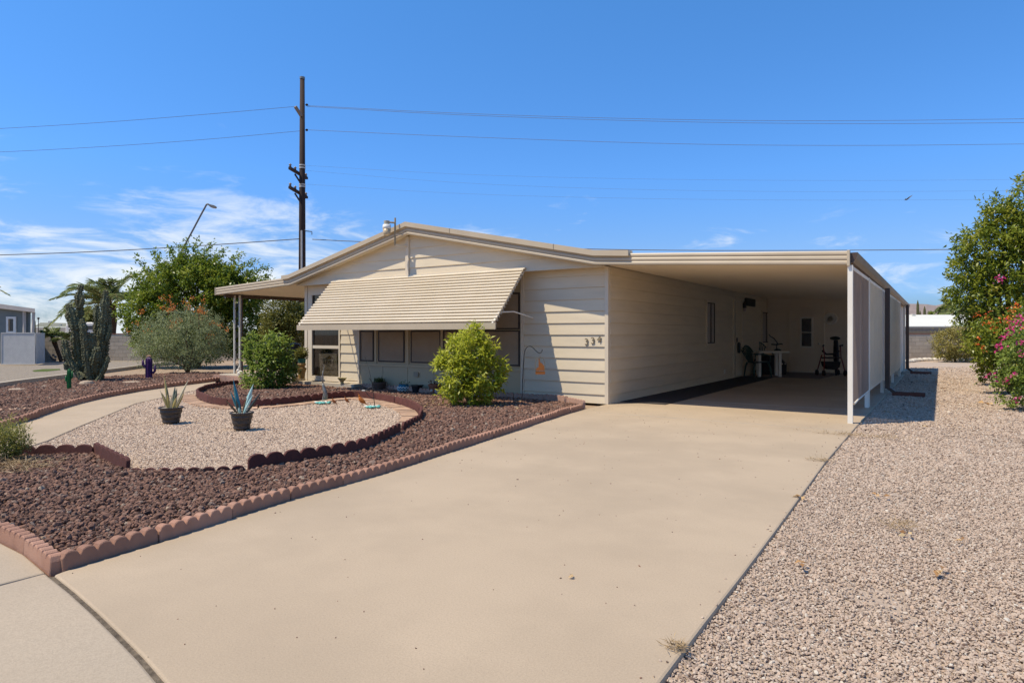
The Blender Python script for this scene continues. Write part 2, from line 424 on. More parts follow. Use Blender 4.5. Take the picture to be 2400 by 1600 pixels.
nrm = Vector((-(J_w[-1]-J_w[0]).normalized().y, (J_w[-1]-J_w[0]).normalized().x, 0))
side = RIGHT*-1
Jl = [p - RIGHT*.018 - FWD*.006 for p in (J_w+J_ext)]
B_px = [(107,1338),(56,1297),(0,1269),(-110,1215),(-260,1160)]
B_w = pathpts(B_px)
K1 = pathpts([(107,1340),(0,1367),(-300,1440)])
sw1 = [Jl[0]] + [K1[0]] + [p - FWD*.02 for p in K1[1:]] + [K1[-1]-FWD*4, Vector((-5, -6, 0)), Vector((9, -6, 0)), Vector((9, .4, 0)), Vector((-.6, .83, 0))] + Jl[::-1][:-1]
sw2 = [K1[0]] + B_w[1:] + [K1[2]]+[K1[1]]
bevel(sheet('sidewalk', sw1, -.004, concrete2, thick=.14), .012)
bevel(sheet('sidewalk', sw2, -.002, concrete2, thick=.14), .012)
sheet('joint_soil', [p-RIGHT*.05 for p in J_w+J_ext] + [p+RIGHT*.03 for p in (J_w+J_ext)][::-1], -.009, dirt)
# carport floor control joints are grooves: thin dark soil strips lie 3 mm above the slab
for yy in (9.02, 11.55, 16.2):
    m_ = MB().box(WX+(.35 if yy < 10 else .95), EX+.02, yy, yy+.012, .0, .003); tag(m_.build('control_joint', slabmat), kind='structure')
mat_m = M('outdoor_carpet', (.055, .05, .052), (.045, .042, .044), scale=30, rough=1, bump=.4, bscale=200)

C6_px = [(984,986),(990,975),(978,960),(929,944),(850,930),(796,932),(722,941),(650,949),(588,954),(530,951),(493,946),(466,934),(460,925),(475,918),(500,912),(530,906),(560,903)]
C_low = [(935,1014),(838,1061),(579,1100),(493,1105),(350,1107),(297,1104),(220,1064),(140,1064),(57,1068)]
W_in = [(64,1046),(112,1031),(191,996),(271,964),(319,944),(379,931),(440,917),(500,905)]
E_px = [(-260,1090),(-120,1044),(-30,1014),(54,988),(96,974),(159,951),(255,929),(351,912),(500,894),(562,886)]
pea_poly = pathpts(W_in + C6_px[:14][::-1] + C_low + [(0,1070),(-100,1085)][:0])
lava_poly = A_w + pathpts([(1367,950),(1307,940),(1247,934),(1169,931),(969,918),(838,906),(716,896),(640,893),(600,894),(560,903)]) + pathpts(C6_px[:-1])[::-1] + pathpts(C_low + [(0,1078),(-260,1110)]) + B_w[::-1]
walk_poly = pathpts(E_px) + [Vector((-15.6, 9.72, 0)), Vector((-12.6, 9.72, 0))] + pathpts([(560,899)] + W_in[::-1] + [(0,1066),(-120,1106),(-260,1150)])
lava2_poly = pathpts(E_px) + pathpts([(562,880),(500,873),(400,875),(332,879),(242,884),(178,886),(76,897),(0,909),(-300,952)])
grey_poly = pathpts([(-300,945),(0,899),(178,876),(245,868),(382,851),(470,846),(470,842),(-300,842)])
grav_poly = R_edge + [Vector((9, .43, 0)), Vector((16, 20, 0)), Vector((14, 44, 0))] + pathpts([(2127,842)])
sheet('gravel_yard', grav_poly, -.030, grav_base)
sheet('gravel_bay', pea_poly, -.026, pea_base)
sheet('lava_bed', lava_poly, -.020, lava_base)
sheet('lava_bed', lava2_poly, -.022, lava_base)
bevel(sheet('walkway', walk_poly, -.002, concrete, thick=.1), .012)
sheet('neighbour_gravel', grey_poly, -.034, grey_grav)

# ---- loose stones (real geometry, one object per kind)
rocks = bpy.data.collections.new('stone_sources')
def rock_src(name, mat, seed, flat):
    r_ = random.Random(seed); bm = bmesh.new(); bmesh.ops.create_icosphere(bm, subdivisions=1, radius=1)
    sx, sy, sz = r_.uniform(.8, 1.25), r_.uniform(.7, 1.0), r_.uniform(flat*.8, flat*1.2)
    for v in bm.verts:
        k = 1 + .55*(mnoise.noise(v.co*1.3 + Vector((seed*3.1, seed*1.7, 0))))
        v.co = Vector((v.co.x*sx*k, v.co.y*sy*k, v.co.z*sz*k))
    me = bpy.data.meshes.new(name); bm.to_mesh(me); bm.free(); me.materials.append(mat)
    return bpy.data.objects.new(name, me)
def scatter(name, polys, mat, label, dens, size, z0, flat=.6, seed=0, zjit=.01, nsrc=6, pile=0.0, bare=False):
    """dens(Z)-> stones per m2, size(Z)-> metres, stones lie on the polygons"""
    rg = np.random.default_rng(seed+100)
    col = bpy.data.collections.new(name+'_kinds')
    for i in range(nsrc): col.objects.link(rock_src(name+'_kind', mat, seed*10+i, flat))
    P_all = []
    for poly in polys:
        q = np.array([(p.x, p.y) for p in poly]); lo, hi = q.min(0), q.max(0)
        lo = np.maximum(lo, [-24, -1]); hi = np.minimum(hi, [7, 34])
        cell = .5
        xs = np.arange(lo[0], hi[0], cell); ys = np.arange(lo[1], hi[1], cell)
        pts = []
        for x in xs:
            for y in ys:
                Z = -SYW*(x+.25) + CY*(y+.25); rr = CY*(x+.25)+SYW*(y+.25)
                if Z < 1.7 or abs(rr) > Z*.9+.8: continue
                n = rg.poisson(dens(Z)*cell*cell)
                if n: pts.append(np.column_stack([x+cell*rg.random(n), y+cell*rg.random(n)]))
        if not pts: continue
        pts = np.concatenate(pts)
        x, y = pts[:, 0], pts[:, 1]; ins = np.zeros(len(pts), bool); j = len(q)-1
        for i in range(len(q)):
            c = ((q[i,1] > y) != (q[j,1] > y)) & (x < (q[j,0]-q[i,0])*(y-q[i,1])/(q[j,1]-q[i,1]+1e-12)+q[i,0])
            ins ^= c; j = i
        P_all.append(pts[ins])
    pts = np.concatenate(P_all)
    if bare:                      # thin spots where the soil shows
        nz_ = np.array([mnoise.noise(Vector((p[0]*.9, p[1]*.9, 7.3))) + .5*mnoise.noise(Vector((p[0]*2.7, p[1]*2.7, 1.1))) for p in pts])
        pts = pts[rg.random(len(pts)) > np.clip((nz_-.22)*2.6, 0, .8)]
    n = len(pts)
    Z = -SYW*pts[:,0] + CY*pts[:,1]
    sz = np.array([size(v) for v in Z]) * rg.lognormal(0, .28, n)
    zz = z0 + rg.random(n)*zjit + pile*np.array([mnoise.noise(Vector((p[0]*1.1, p[1]*1.1, seed))) for p in pts]) 
    me = bpy.data.meshes.new(name); me.vertices.add(n)
    me.vertices.foreach_set('co', np.column_stack([pts, zz]).astype(np.float32).ravel())
    for nm, ty, arr in (('scl', 'FLOAT', sz), ('hue', 'FLOAT', rg.random(n)), ('kindno', 'INT', rg.integers(0, nsrc, n))):
        a = me.attributes.new(nm, ty, 'POINT'); a.data.foreach_set('value', arr.astype(np.float32 if ty == 'FLOAT' else np.int32))
    rot = np.column_stack([rg.normal(0, .45, n), rg.normal(0, .45, n), rg.random(n)*6.283]).astype(np.float32)
    a = me.attributes.new('rot', 'FLOAT_VECTOR', 'POINT'); a.data.foreach_set('vector', rot.ravel())
    o = bpy.data.objects.new(name, me); COL.objects.link(o); me.materials.append(mat)
    ng = bpy.data.node_groups.new(name+'_nodes', 'GeometryNodeTree')
    ng.interface.new_socket('Geometry', in_out='INPUT', socket_type='NodeSocketGeometry'); ng.interface.new_socket('Geometry', in_out='OUTPUT', socket_type='NodeSocketGeometry')
    gi, go = ng.nodes.new('NodeGroupInput'), ng.nodes.new('NodeGroupOutput')
    iop = ng.nodes.new('GeometryNodeInstanceOnPoints'); ci = ng.nodes.new('GeometryNodeCollectionInfo')
    ci.inputs['Collection'].default_value = col; ci.inputs['Separate Children'].default_value = True; ci.inputs['Reset Children'].default_value = True
    def na(nm, ty):
        k = ng.nodes.new('GeometryNodeInputNamedAttribute'); k.data_type = ty; k.inputs['Name'].default_value = nm; return k.outputs['Attribute']
    L = ng.links
    L.new(gi.outputs[0], iop.inputs['Points']); L.new(ci.outputs[0], iop.inputs['Instance']); iop.inputs['Pick Instance'].default_value = True
    L.new(na('kindno', 'INT'), iop.inputs['Instance Index']); L.new(na('rot', 'FLOAT_VECTOR'), iop.inputs['Rotation']); L.new(na('scl', 'FLOAT'), iop.inputs['Scale'])
    L.new(iop.outputs[0], go.inputs[0])
    md = o.modifiers.new('stones', 'NODES'); md.node_group = ng
    tag(o, label, 'gravel', kind='stuff')
    print(name, n)
    return o
scatter('pink_gravel', [grav_poly], pink_rock, 'loose pinkish grey gravel covering the yard right of the driveway',
        lambda Z: 11500 if Z < 4 else (11500*(4/Z)**1.7 if Z < 24 else 0), lambda Z: .0063*max(1, (Z/4)**.80), -.0265, .40, 1, .007, bare=True)
scatter('pale_gravel', [pea_poly], pea_rock, 'pale pea gravel filling the bay between the edgings',
        lambda Z: 7000*(6/max(6, Z))**1.6, lambda Z: .0078*max(1, (Z/6)**.8), -.0225, .45, 2, .007)
def shift(P_, d):
    out = []
    for i, p in enumerate(P_):
        t = (P_[min(i+1, len(P_)-1)]-P_[max(i-1, 0)]).normalized(); out.append(p + Vector((-t.y, t.x, 0))*d)
    return out
lava_in = shift(A_w, .10)
lava_in[0] = A_w[0] + (A_w[1]-A_w[0]).normalized()*.06 + FWD*.17
lava_in = lava_in + lava_poly[len(A_w):len(lava_poly)-len(B_w)] + shift(B_w, -.10)[::-1][:-1]
scatter('lava_gravel', [lava_in, lava2_poly], lava_rock, 'dark red brown lava rock spread over the planting beds',
        lambda Z: 3400*(4/max(4, Z))**.95, lambda Z: .0138*max(1, (Z/4)**.42), -.012, .75, 3, .03, pile=.02)

scatter('driveway_grit', [drive], lava_rock, 'scattered dark grit and crumbs on the bare driveway',
        lambda Z: 9.0, lambda Z: .0032 if Z < 6 else .0045, .001, .6, 5, .001)
edge_strip = R_edge[1:] + [p - RIGHT*.07 for p in R_edge[1:]][::-1]
scatter('spilled_gravel', [edge_strip], pink_rock, 'gravel crumbs spilled over the right edge of the driveway', lambda Z: 70, lambda Z: .006, .002, .5, 6, .001)
# ------------------------------------------------------------------ the house
def wallP(px, py): return onY(px, py, WALL_Y)
house = thing('mobile_home', 'beige lap sided mobile home with low gable roof and slatted window awning', 'house', (-8.7, WALL_Y, 0))
XL, XR = -12.70, WX
TOPZ = 2.36
# lap boards
LAP0, LAPH = .152, .2076
def lap_mb(L, h=LAPH, t0=.006, t1=.024):
    """board along +x, face to -y, thick lower edge"""
    m = MB(); m.extr([(0, .02, 0), (0, -t1, 0), (0, -t1, .012), (0, -t0, h-.001), (0, .02, h-.001)], (L, 0, 0)); return m
def lap_run(x0, x1, z0, z1, y, parent, name='lap_board'):
    L = x1-x0; me = None
    z = LAP0
    rows = [(0, LAP0)] + [(LAP0+k*LAPH, LAP0+(k+1)*LAPH) for k in range(20)]
    for a, b in rows:
        a, b = max(a, z0), min(b, z1)
        if b-a < .02: continue
        if abs((b-a)-LAPH) < 1e-4:
            if me is None: me = meshdata(lap_mb(L), name, siding)
            inst(me, name, parent, (x0, y + random.uniform(-.0015, .0015), a), rot=(0, random.uniform(-.0006, .0006), 0))
        else: inst(meshdata(lap_mb(L, b-a), name, siding), name, parent, (x0, y, a))
xg = wallP(1226, 800).x                 # right edge of the screened bay
xs0 = wallP(797, 800).x; xs1 = wallP(842, 800).x   # lap strip beside the window
xw0, xw1 = wallP(733.5, 800).x, wallP(796, 800).x  # window
lap_run(xg+.03, XR-.05, 0, TOPZ, WALL_Y, house)
lap_run(xs0+.04, xs1-.02, .10, TOPZ, WALL_Y, house)
# side wall (faces +x)
side_me = {}
for a, b in [(0, LAP0)] + [(LAP0+k*LAPH, LAP0+(k+1)*LAPH) for k in range(11)]:
    b = min(b, TOPZ)
    if b-a < .02: continue
    inst(meshdata(lap_mb(BACK_Y-WALL_Y-.05, b-a), 'lap_board', siding), 'lap_board', house, (WX, WALL_Y+.05, a), rot=(0, 0, math.pi/2))
m = MB().box(XR-.055, XR+.012, WALL_Y-.03, WALL_Y+.05, 0, TOPZ-.002); m.build('corner_board', trim, house)
m = MB().box(XL-.01, XL+.085, WALL_Y-.032, WALL_Y+.06, .10, TOPZ-.002); m.build('corner_board', trim, house)
m = MB().box(XL+.095, xw0-.05, WALL_Y-.022, WALL_Y+.05, .10, TOPZ-.002); m.build('corner_board', trim, house)
# wall cores
m = MB(); m.box(xs0+.03, XR-.06, WALL_Y+.024, WALL_Y+.12, 0, TOPZ-.004); m.box(XR-.12, XR-.021, WALL_Y+.13, 24, 0, TOPZ+.09)
m.box(XL+.01, XL+.11, WALL_Y+.065, 24, 0, TOPZ+.09); m.box(XL+.12, XR-.13, 23.9, 24, 0, TOPZ-.004)
m.box(XL+.12, XR-.13, WALL_Y+.13, 23.8, .0, .09)
m.build('wall', siding, house)
# screened bay: lower panels, posts, screens
bay0, bay1 = xs1+.005, xg
lower = MB(); lower.box(bay0, bay1, WALL_Y-.012, WALL_Y+.02, 0, .50); lower.build('wainscot', lower_m, house)
for k in range(1, 6):
    xx = bay0 + (bay1-bay0)*k/6
    MB().box(xx-.012, xx+.012, WALL_Y-.020, WALL_Y-.0125, .0, .50).build('batten', lower_m, house)
MB().box(bay0, bay1, WALL_Y-.03, WALL_Y+.021, .503, .56).build('sill', lower_m, house)
MB().box(bay0+.001, bay1-.001, WALL_Y-.004, WALL_Y+.02, .562, TOPZ-.003).build('bay_wall', lower_m, house)
MB().box(bay1-.035, bay1+.028, WALL_Y-.034, WALL_Y+.02, .0, TOPZ-.003).build('trim_strip', trim, house)
MB().box(bay0-.02, bay0+.028, WALL_Y-.034, WALL_Y+.02, .10, TOPZ-.003).build('trim_strip', trim, house)
for a, b in ((846, 877), (888, 949), (964, 1034), (1040.5, 1118), (1124, 1219)):
    x0, x1 = wallP(a, 800).x, wallP(b, 800).x
    for z0, z1 in ((.60, 1.275), (1.29, 1.98)):
        fr = MB(); t = .028
        fr.box(x0, x1, WALL_Y-.026, WALL_Y-.006, z0, z0+t); fr.box(x0, x1, WALL_Y-.026, WALL_Y-.006, z1-t, z1)
        fr.box(x0, x0+t, WALL_Y-.0255, WALL_Y-.0055, z0+t+.0005, z1-t-.0005); fr.box(x1-t, x1, WALL_Y-.0255, WALL_Y-.0055, z0+t+.0005, z1-t-.0005)
        f_ = fr.build('screen_frame', sc_frame, house)
        MB().box(x0+t*.8, x1-t*.8, WALL_Y-.018, WALL_Y-.014, z0+t*.8, z1-t*.8).build('sun_screen', screen_m, f_)
for px in (882, 957, 1037, 1121):
    x = wallP(px, 800).x
    MB().box(x-.03, x+.03, WALL_Y-.028, WALL_Y-.005, .563, TOPZ-.004).build('mullion', lower_m, house)
# the glazed window on the left
wz0, wz1, wmid = wallP(760, 881).z, 2.12, wallP(765, 813).z
w = MB(); yA, yB = WALL_Y-.034, WALL_Y+.05
w.box(xw0-.048, xw0, yA, yB, .10, TOPZ-.01); w.box(xw1, xw1+.045, yA, yB, .10, TOPZ-.01)
w.box(xw0+.001, xw1-.001, yA, yB, .11, wz0); w.box(xw0+.001, xw1-.001, yA, yB, wz1, TOPZ-.012)
win = w.build('window', trim, house)
MB().box(xw0+.002, xw1-.002, WALL_Y-.02, WALL_Y+.03, wmid-.035, wmid+.035).build('meeting_rail', trim, win)
MB().box(xw0+.002, xw1-.002, WALL_Y-.02, WALL_Y+.03, 1.50, 1.56).build('meeting_rail', trim, win)
for a, b in ((wz0, wmid-.036), (wmid+.036, 1.499), (1.561, wz1)):
    MB().box(xw0+.003, xw1-.003, WALL_Y+.008, WALL_Y+.012, a+.001, b-.001).build('pane', glass_m, win)
    MB().box(xw0+.002, xw0+.03, WALL_Y-.008, WALL_Y+.006, a+.001, b-.001).build('sash_stile', sc_frame, win)
    MB().box(xw1-.03, xw1-.002, WALL_Y-.008, WALL_Y+.006, a+.001, b-.001).build('sash_stile', sc_frame, win)
nb = 11
for k in range(nb):
    x = xw0 - .1 + (xw1-xw0+.35)*k/(nb-1)
    MB().obox((x, WALL_Y+.42, 1.1), (.028, .026, 0), (-.001, .001, 0), (0, 0, 1.0)).build('blind_slat', blind_m, win)
MB().box(xw0-.3, xw1+.5, WALL_Y+.55, WALL_Y+.57, .1, 2.2).build('curtain', M('curtain', (.10, .085, .07), rough=.9), win)
# gable
AP = onY(954, 549, FASC_Y); KR = onY(1393, 621, FASC_Y); KL = onY(680, 668.4, FASC_Y)
CR = onY(1985, 621, FASC_Y); PL = onY(507, 691.4, FASC_Y)
print('apex', AP, 'kneeR', KR, 'kneeL', KL, 'carport end', CR, 'porch end', PL)
def rakez(x):
    if x > KR.x: return KR.z + (CR.z-KR.z)*(x-KR.x)/(CR.x-KR.x)
    if x > AP.x: return AP.z + (KR.z-AP.z)*(x-AP.x)/(KR.x-AP.x)
    if x > KL.x: return KL.z + (AP.z-KL.z)*(x-KL.x)/(AP.x-KL.x)
    return PL.z + (KL.z-PL.z)*(x-PL.x)/(KL.x-PL.x)
KPX = onY(957, 600, GAB_Y).x
g = MB(); zb = TOPZ
g.extr([(XL-.02, GAB_Y+.03, zb), (XR+.02, GAB_Y+.03, zb), (KR.x, GAB_Y+.03, KR.z+.05), (AP.x, GAB_Y+.03, AP.z+.05), (KL.x, GAB_Y+.03, KL.z+.05)], (0, .05, 0))
g.build('gable_wall', siding, house)
for side_ in (-1, 1):
    z = TOPZ; k = 0
    while z < AP.z:
        z1 = z+.2
        # clip the board by the rake line
        if side_ > 0:
            xa = KPX+.05
            xlim = lambda zz: AP.x + (KR.x-AP.x)*(AP.z+.03-zz)/(AP.z-KR.z)
            x0b, x1b = xa, min(XR, xlim(z)); x1t = min(XR, xlim(z1))
            if x1b-xa < .05: break
            x1t = max(x1t, xa+.01)
            pts = [(xa, z), (x1b, z), (x1t, z1), (xa, z1)]
        else:
            xa = KPX-.05
            xlim = lambda zz: AP.x - (AP.x-KL.x)*(AP.z+.03-zz)/(AP.z-KL.z)
            x1b, x1t = max(XL, xlim(z)), max(XL, xlim(z1))
            if xa-x1b < .05: break
            x1t = min(x1t, xa-.01)
            pts = [(x1b, z), (xa, z), (xa, z1), (x1t, z1)]
        m = MB(); t0, t1 = .004, .024
        f0 = [(x, GAB_Y-(t1 if i < 2 else t0), zz) for i, (x, zz) in enumerate(pts)]
        b0 = [(x, GAB_Y+.028, zz) for x, zz in pts]
        m.add(f0+b0, [(0,1,2,3), (7,6,5,4), (0,4,5,1), (1,5,6,2), (2,6,7,3), (3,7,4,0)])
        m.build('gable_board', siding, house); z = z1; k += 1
MB().box(KPX-.045, KPX+.045, GAB_Y-.045, GAB_Y+.02, TOPZ+.002, AP.z-.02).build('king_post', trim, house)
MB().box(XL-.02, XR+.02, GAB_Y-.03, GAB_Y+.025, TOPZ-.02, TOPZ-.001).build('gable_skirt', trim, house)
MB().box(XL-.02, XR+.02, GAB_Y+.028, WALL_Y-.001, TOPZ-.012, TOPZ-.003).build('soffit', trim, house)
# fascia, ribbed metal
def rib_prof(n=3, h=.19, d=.016):
    p = [(0, 0)]; rh = h/n
    for i in range(n):
        for t, b in ((.06, .55), (.25, .95), (.5, 1.0), (.75, .9), (.93, .45), (.99, .0)):
            p.append((-d*b, (i+t)*rh))
    p += [(0, h), (.03, h), (.03, 0)]; return p
RP = rib_prof()
for a, b in ((KL, AP), (AP, KR)):
    MB().sweep(RP, FASC_Y, (a.x, a.z), (b.x, b.z)).build('rake_fascia', fascia_m, house)
UP_ = [(-.062, 0), (-.062, .092), (.12, .100), (.12, .006), (-.05, .006)]
ux0 = onY(659, 658, FASC_Y-.06).x; ux1 = onY(1472, 600, FASC_Y-.06).x
kinks = [(ux0, rakez(ux0)+.150), (KL.x, KL.z+.152), (AP.x, AP.z+.155), (KR.x, KR.z+.152), (ux1, rakez(ux1)+.142)]
for a, b in zip(kinks, kinks[1:]): MB().sweep(UP_, FASC_Y, a, b).build('roof_edge_trim', fascia_m, house)
for xx in (-7.9, -5.6):
    MB().box(xx-.004, xx+.004, FASC_Y-.0645, FASC_Y-.058, rakez(xx)+.15, rakez(xx)+.245).build('trim_seam', brown_m, house)
roof_m = M('roof_metal', (.60, .56, .49), (.54, .50, .44), rough=.5)
for a, b in ((KL, AP), (AP, KR)):
    MB().sweep([(0, .155), (0, .185), (14.6, .185), (14.6, .155)], FASC_Y+.03, (a.x, a.z), (b.x, b.z)).build('roof', roof_m, house)
# rake soffit in front of the gable
for a, b in ((KL, AP), (AP, KR)):
    MB().sweep([(.031, .03), (.031, .045), (GAB_Y-FASC_Y+.02, .045), (GAB_Y-FASC_Y+.02, .03)], FASC_Y, (a.x, a.z), (b.x, b.z)).build('rake_soffit', trim, house)
# the slatted awning
aT0, aT1 = onY(781, 660, GAB_Y-.04), onY(1231, 628, GAB_Y-.04)
ax0, ax1 = aT0.x, aT1.x; azT = (aT0.z+aT1.z)/2; azB, ayB, ayT = 1.40, 8.99, GAB_Y-.05
awn = MB().box(ax0-.01, ax1+.01, GAB_Y-.075, GAB_Y-.028, azT-.01, azT+.018).build('awning', awn_m, house)
NS = 17; dvec = Vector((0, ayB-ayT, azB-azT)); L_ = dvec.length; du = dvec.normalized(); dn = Vector((0, du.z, -du.y)).normalized()
if dn.z < 0: dn = -dn
st = L_/NS
for k in range(NS):
    b0 = Vector((0, ayT, azT)) + du*(k*st)
    prof = []
    for t, h in ((0, .000), (.15, .012), (.4, .025), (.65, .033), (.82, .034), (.89, .029), (.89, -.030), (1.12, -.034), (1.12, -.037), (.85, -.034), (.80, .022), (.4, .014), (.04, -.008)):
        p = b0 + du*(t*st*1.0) + dn*h; prof.append((ax0, p.y, p.z))
    slm = MB().extr(prof, (ax1-ax0, 0, 0)).build('slat', awn_m, awn)
    slm.location.z += random.uniform(-.0015, .0015)
MB().box(ax0-.02, ax1+.02, ayB-.035, ayB-.012, azB-.115, azB-.005).build('valance', fascia_m, awn)
for x in (ax0+.05, ax1-.05):
    MB().bar((x, ayB-.02, azB-.02), (x, ayT+.03, azT-.05), .03).build('side_rail', white_m, awn)
    MB().tube([(x, ayB+.22, azB+.18), (x+(.02), 9.6, 1.60), (x+.06, WALL_Y-.02, 1.50)], .012, 6).build('support_arm', white_m, awn)
# house number
num_m = M('number_metal', (.21, .18, .13), (.15, .125, .09), rough=.5)
for ch, px, py, ti in (('3', 1377, 802, -.05), ('3', 1391.5, 799.5, -.02), ('4', 1406, 796, .03)):
    p = wallP(px, py)
    o = inst(text_mesh(ch, .165, .006, num_m, 'house_number'), 'house_number', house, (p.x, WALL_Y-.034, p.z-.045), rot=(math.radians(90), ti, 0))
# security light on the gable
lp = at(929, 535, depth((AP.x, FASC_Y-.3, 0)))
lc = Vector((KPX-.19, FASC_Y-.24, lp.z))
zt = onY(930, 514, lc.y).z; zb_ = onY(930, 549, lc.y).z; hh = zt-zb_
sec = MB().lathe([(.055, hh*.74), (.06, hh*.98), (.045, hh)], (lc.x, lc.y, zb_), 20).build('security_light', M('lamp_grey', (.42, .41, .36), rough=.5), house, smooth=False)
MB().lathe([(.075, hh*.42), (.088, hh*.50), (.078, hh*.73)], (lc.x, lc.y, zb_), 20).build('reflector', M('lamp_white', (.72, .74, .76), rough=.35), sec, smooth=True)
MB().lathe([(.055, 0), (.068, hh*.1), (.084, hh*.41)], (lc.x, lc.y, zb_), 20).build('globe', M('lamp_amber', (.50, .42, .30), rough=.25), sec, smooth=True)
MB().tube([(lc.x+.05, lc.y, zb_+hh*.87), (KPX-.07, FASC_Y-.13, zb_+hh*.87)], .018, 8).build('arm', M('lamp_arm', (.33, .28, .20), rough=.6), sec)
MB().box(KPX-.075, KPX-.05, FASC_Y-.145, FASC_Y-.12, zb_-.20, zt+.06).build('mast', M('lamp_arm', (.33, .28, .2)), sec)
MB().bar((KPX-.06, FASC_Y-.13, zb_-.19), (KPX-.01, GAB_Y-.03, zb_-.19), .03).build('bracket', trim, sec)
MB().bar((KPX-.06, FASC_Y-.13, zb_+.02), (KPX-.02, FASC_Y-.03, zb_+.02), .022).build('bracket', trim, sec)
# side windows, security door, vent and porch lamp on the carport wall
def side_rect(px0, px1, py0, py1):
    a, b = onX(px0, py0, WX), onX(px1, py1, WX); c = onX(px0, py1, WX)
    return a.y, b.y, c.z, a.z
def side_window(px0, px1, py0, py1, parent):
    y0, y1, z0, z1 = side_rect(px0, px1, py0, py1)
    f = MB()
    for a, b, c, d in ((y0-.05, y1+.05, z1, z1+.05), (y0-.05, y1+.05, z0-.05, z0), (y0-.05, y0, z0+.001, z1-.001), (y1, y1+.05, z0+.001, z1-.001)):
        f.box(WX+.005, WX+.045, a, b, c, d)
    w_ = f.build('window', trim, parent)
    MB().box(WX+.02, WX+.026, y0, y1, z0, z1).build('pane', M('screen_pane', (.45, .41, .39), (.41, .37, .35), rough=.5), w_)
    ym = (y0+y1)/2; fr = MB(); t = .018
    fr.box(WX+.027, WX+.043, y0+.003, y1-.003, z1-t*1.5, z1-.003); fr.box(WX+.027, WX+.043, y0+.003, y1-.003, z0+.003, z0+t*1.5)
    fr.box(WX+.0272, WX+.0428, ym-t, ym+t, z0+t*1.6, z1-t*1.6); fr.box(WX+.0272, WX+.0428, y1-.003-t*1.4, y1-.003, z0+t*1.6, z1-t*1.6)
    fr.build('sash', sc_frame, w_)
side_window(1654, 1672, 708, 805, house)
side_window(1784, 1802.5, 731, 803, house)
y0, y1, z0, z1 = side_rect(1718, 1735, 705, 882); z0 = .05
dm = M('door_enamel', (.72, .66, .56), (.68, .62, .52), rough=.5)
door = MB().box(WX+.004, WX+.03, y0, y1, z0, z1).build('security_door', dm, house)
MB().box(WX+.005, WX+.05, y0-.06, y0-.002, z0, z1+.05).build('door_jamb', dm, door); MB().box(WX+.005, WX+.05, y1+.002, y1+.06, z0, z1+.05).build('door_jamb', dm, door)
MB().box(WX+.008, WX+.034, y0, y0+.10, z0, z1).build('hinge_gap', dark_m, door)
for k in range(7):
    yy = y0+.14+(y1-y0-.18)*k/6
    MB().box(WX+.031, WX+.045, yy-.008, yy+.008, z0+.02, z1-.02).build('bar', dm, door)
MB().box(WX+.046, WX+.07, y0+.16, y0+.22, .98, 1.1).build('lock', dark_m, door)
MB().lathe([(.03, 0), (.045, .05), (.045, .26), (.02, .30)], (WX+.09, y0+.26, .68), 10).build('hanging_pouch', M('pouch', (.05, .07, .075), rough=.8), door)
y0, y1, z0, z1 = side_rect(1744, 1765, 698, 716)
vent = MB().box(WX+.002, WX+.07, y0, y1, z0, z1).build('wall_vent', M('vent_green', (.06, .065, .055), (.05, .055, .045)), house)
for k in range(4): MB().box(WX+.071, WX+.085, y0+.03, y1-.03, z0+.04+k*(z1-z0-.06)/4, z0+.055+k*(z1-z0-.06)/4).build('louvre', dark_m, vent)
p = onX(1743.5, 714, WX+.08)
sc_ = MB().lathe([(.05, -.10), (.055, .02), (.02, .10)], (WX+.10, p.y, p.z), 8).build('wall_lantern', dark_m, house)
MB().lathe([(.036, 0), (.036, .07)], (WX+.10, p.y, p.z-.18), 8).build('lantern_glass', M('pinkglass', (.4, .3, .32), rough=.2), sc_)
MB().box(WX+.01, WX+.10, p.y-.012, p.y+.012, p.z+.02, p.z+.05).build('lantern_arm', dark_m, sc_)
p = onX(1696, 870, WX); MB().box(WX+.02, WX+.032, p.y-.05, p.y+.05, p.z-.06, p.z+.06).build('outlet_cover', white_m, house)
p = wallP(978, 877); MB().box(p.x-.06, p.x+.06, WALL_Y-.05, WALL_Y-.0125, p.z-.05, p.z+.05).build('outlet_cover', M('outlet', (.33, .3, .24)), house)

# slabs at the foot of the house
sheet_ = MB().box(xs1-.12, XL-.0, 9.86, WALL_Y-.036, -.05, .095) if False else MB().box(XL+.02, xs1+.12, 9.93, WALL_Y-.036, -.05, .095)
tag(sheet_.build('house_slab', slabmat), kind='structure')
ps = MB().box(PL.x+.1, XL+.005, 9.80, 20, -.05, .17); tag(bevel(ps.build('porch_slab', slabmat), .012), kind='structure')

# ------------------------------------------------------------------ carport
cp = thing('carport', 'long beige carport roof with ribbed fascia, white posts and cloth side screens', 'carport', ((WX+EX)/2, FASC_Y, 0))
MB().sweep(RP, FASC_Y, (KR.x+.002, KR.z), (CR.x, CR.z)).build('fascia', fascia_m, cp)
MB().box(CR.x+.001, CR.x+.035, FASC_Y-.025, FASC_Y+.06, CR.z-.01, CR.z+.20).build('fascia_end', fascia_m, cp)
slope = (CR.z-KR.z)/(CR.x-KR.x)
pw = .305; pp = []
for i in range(3):
    y = i*pw/3
    pp += [(y, .034), (y+.026, .034), (y+.032, 0), (y+.082, 0), (y+.0985, .034)]
pp = pp[:-1] + [(pw-.0005, .034), (pw-.0005, .05), (0, .05)]
cpm = MB(); cpm.sweep(pp, 0, (0, 0), (CR.x-WX-.03, slope*(CR.x-WX-.03))); cme = meshdata(cpm, 'ceiling_panel', ceil_m)
ny = int((26.3-FASC_Y-.03)/pw)
zc0 = KR.z+.022
for k in range(ny): inst(cme, 'ceiling_panel', cp, (WX+.02, FASC_Y+.032+k*pw, zc0))
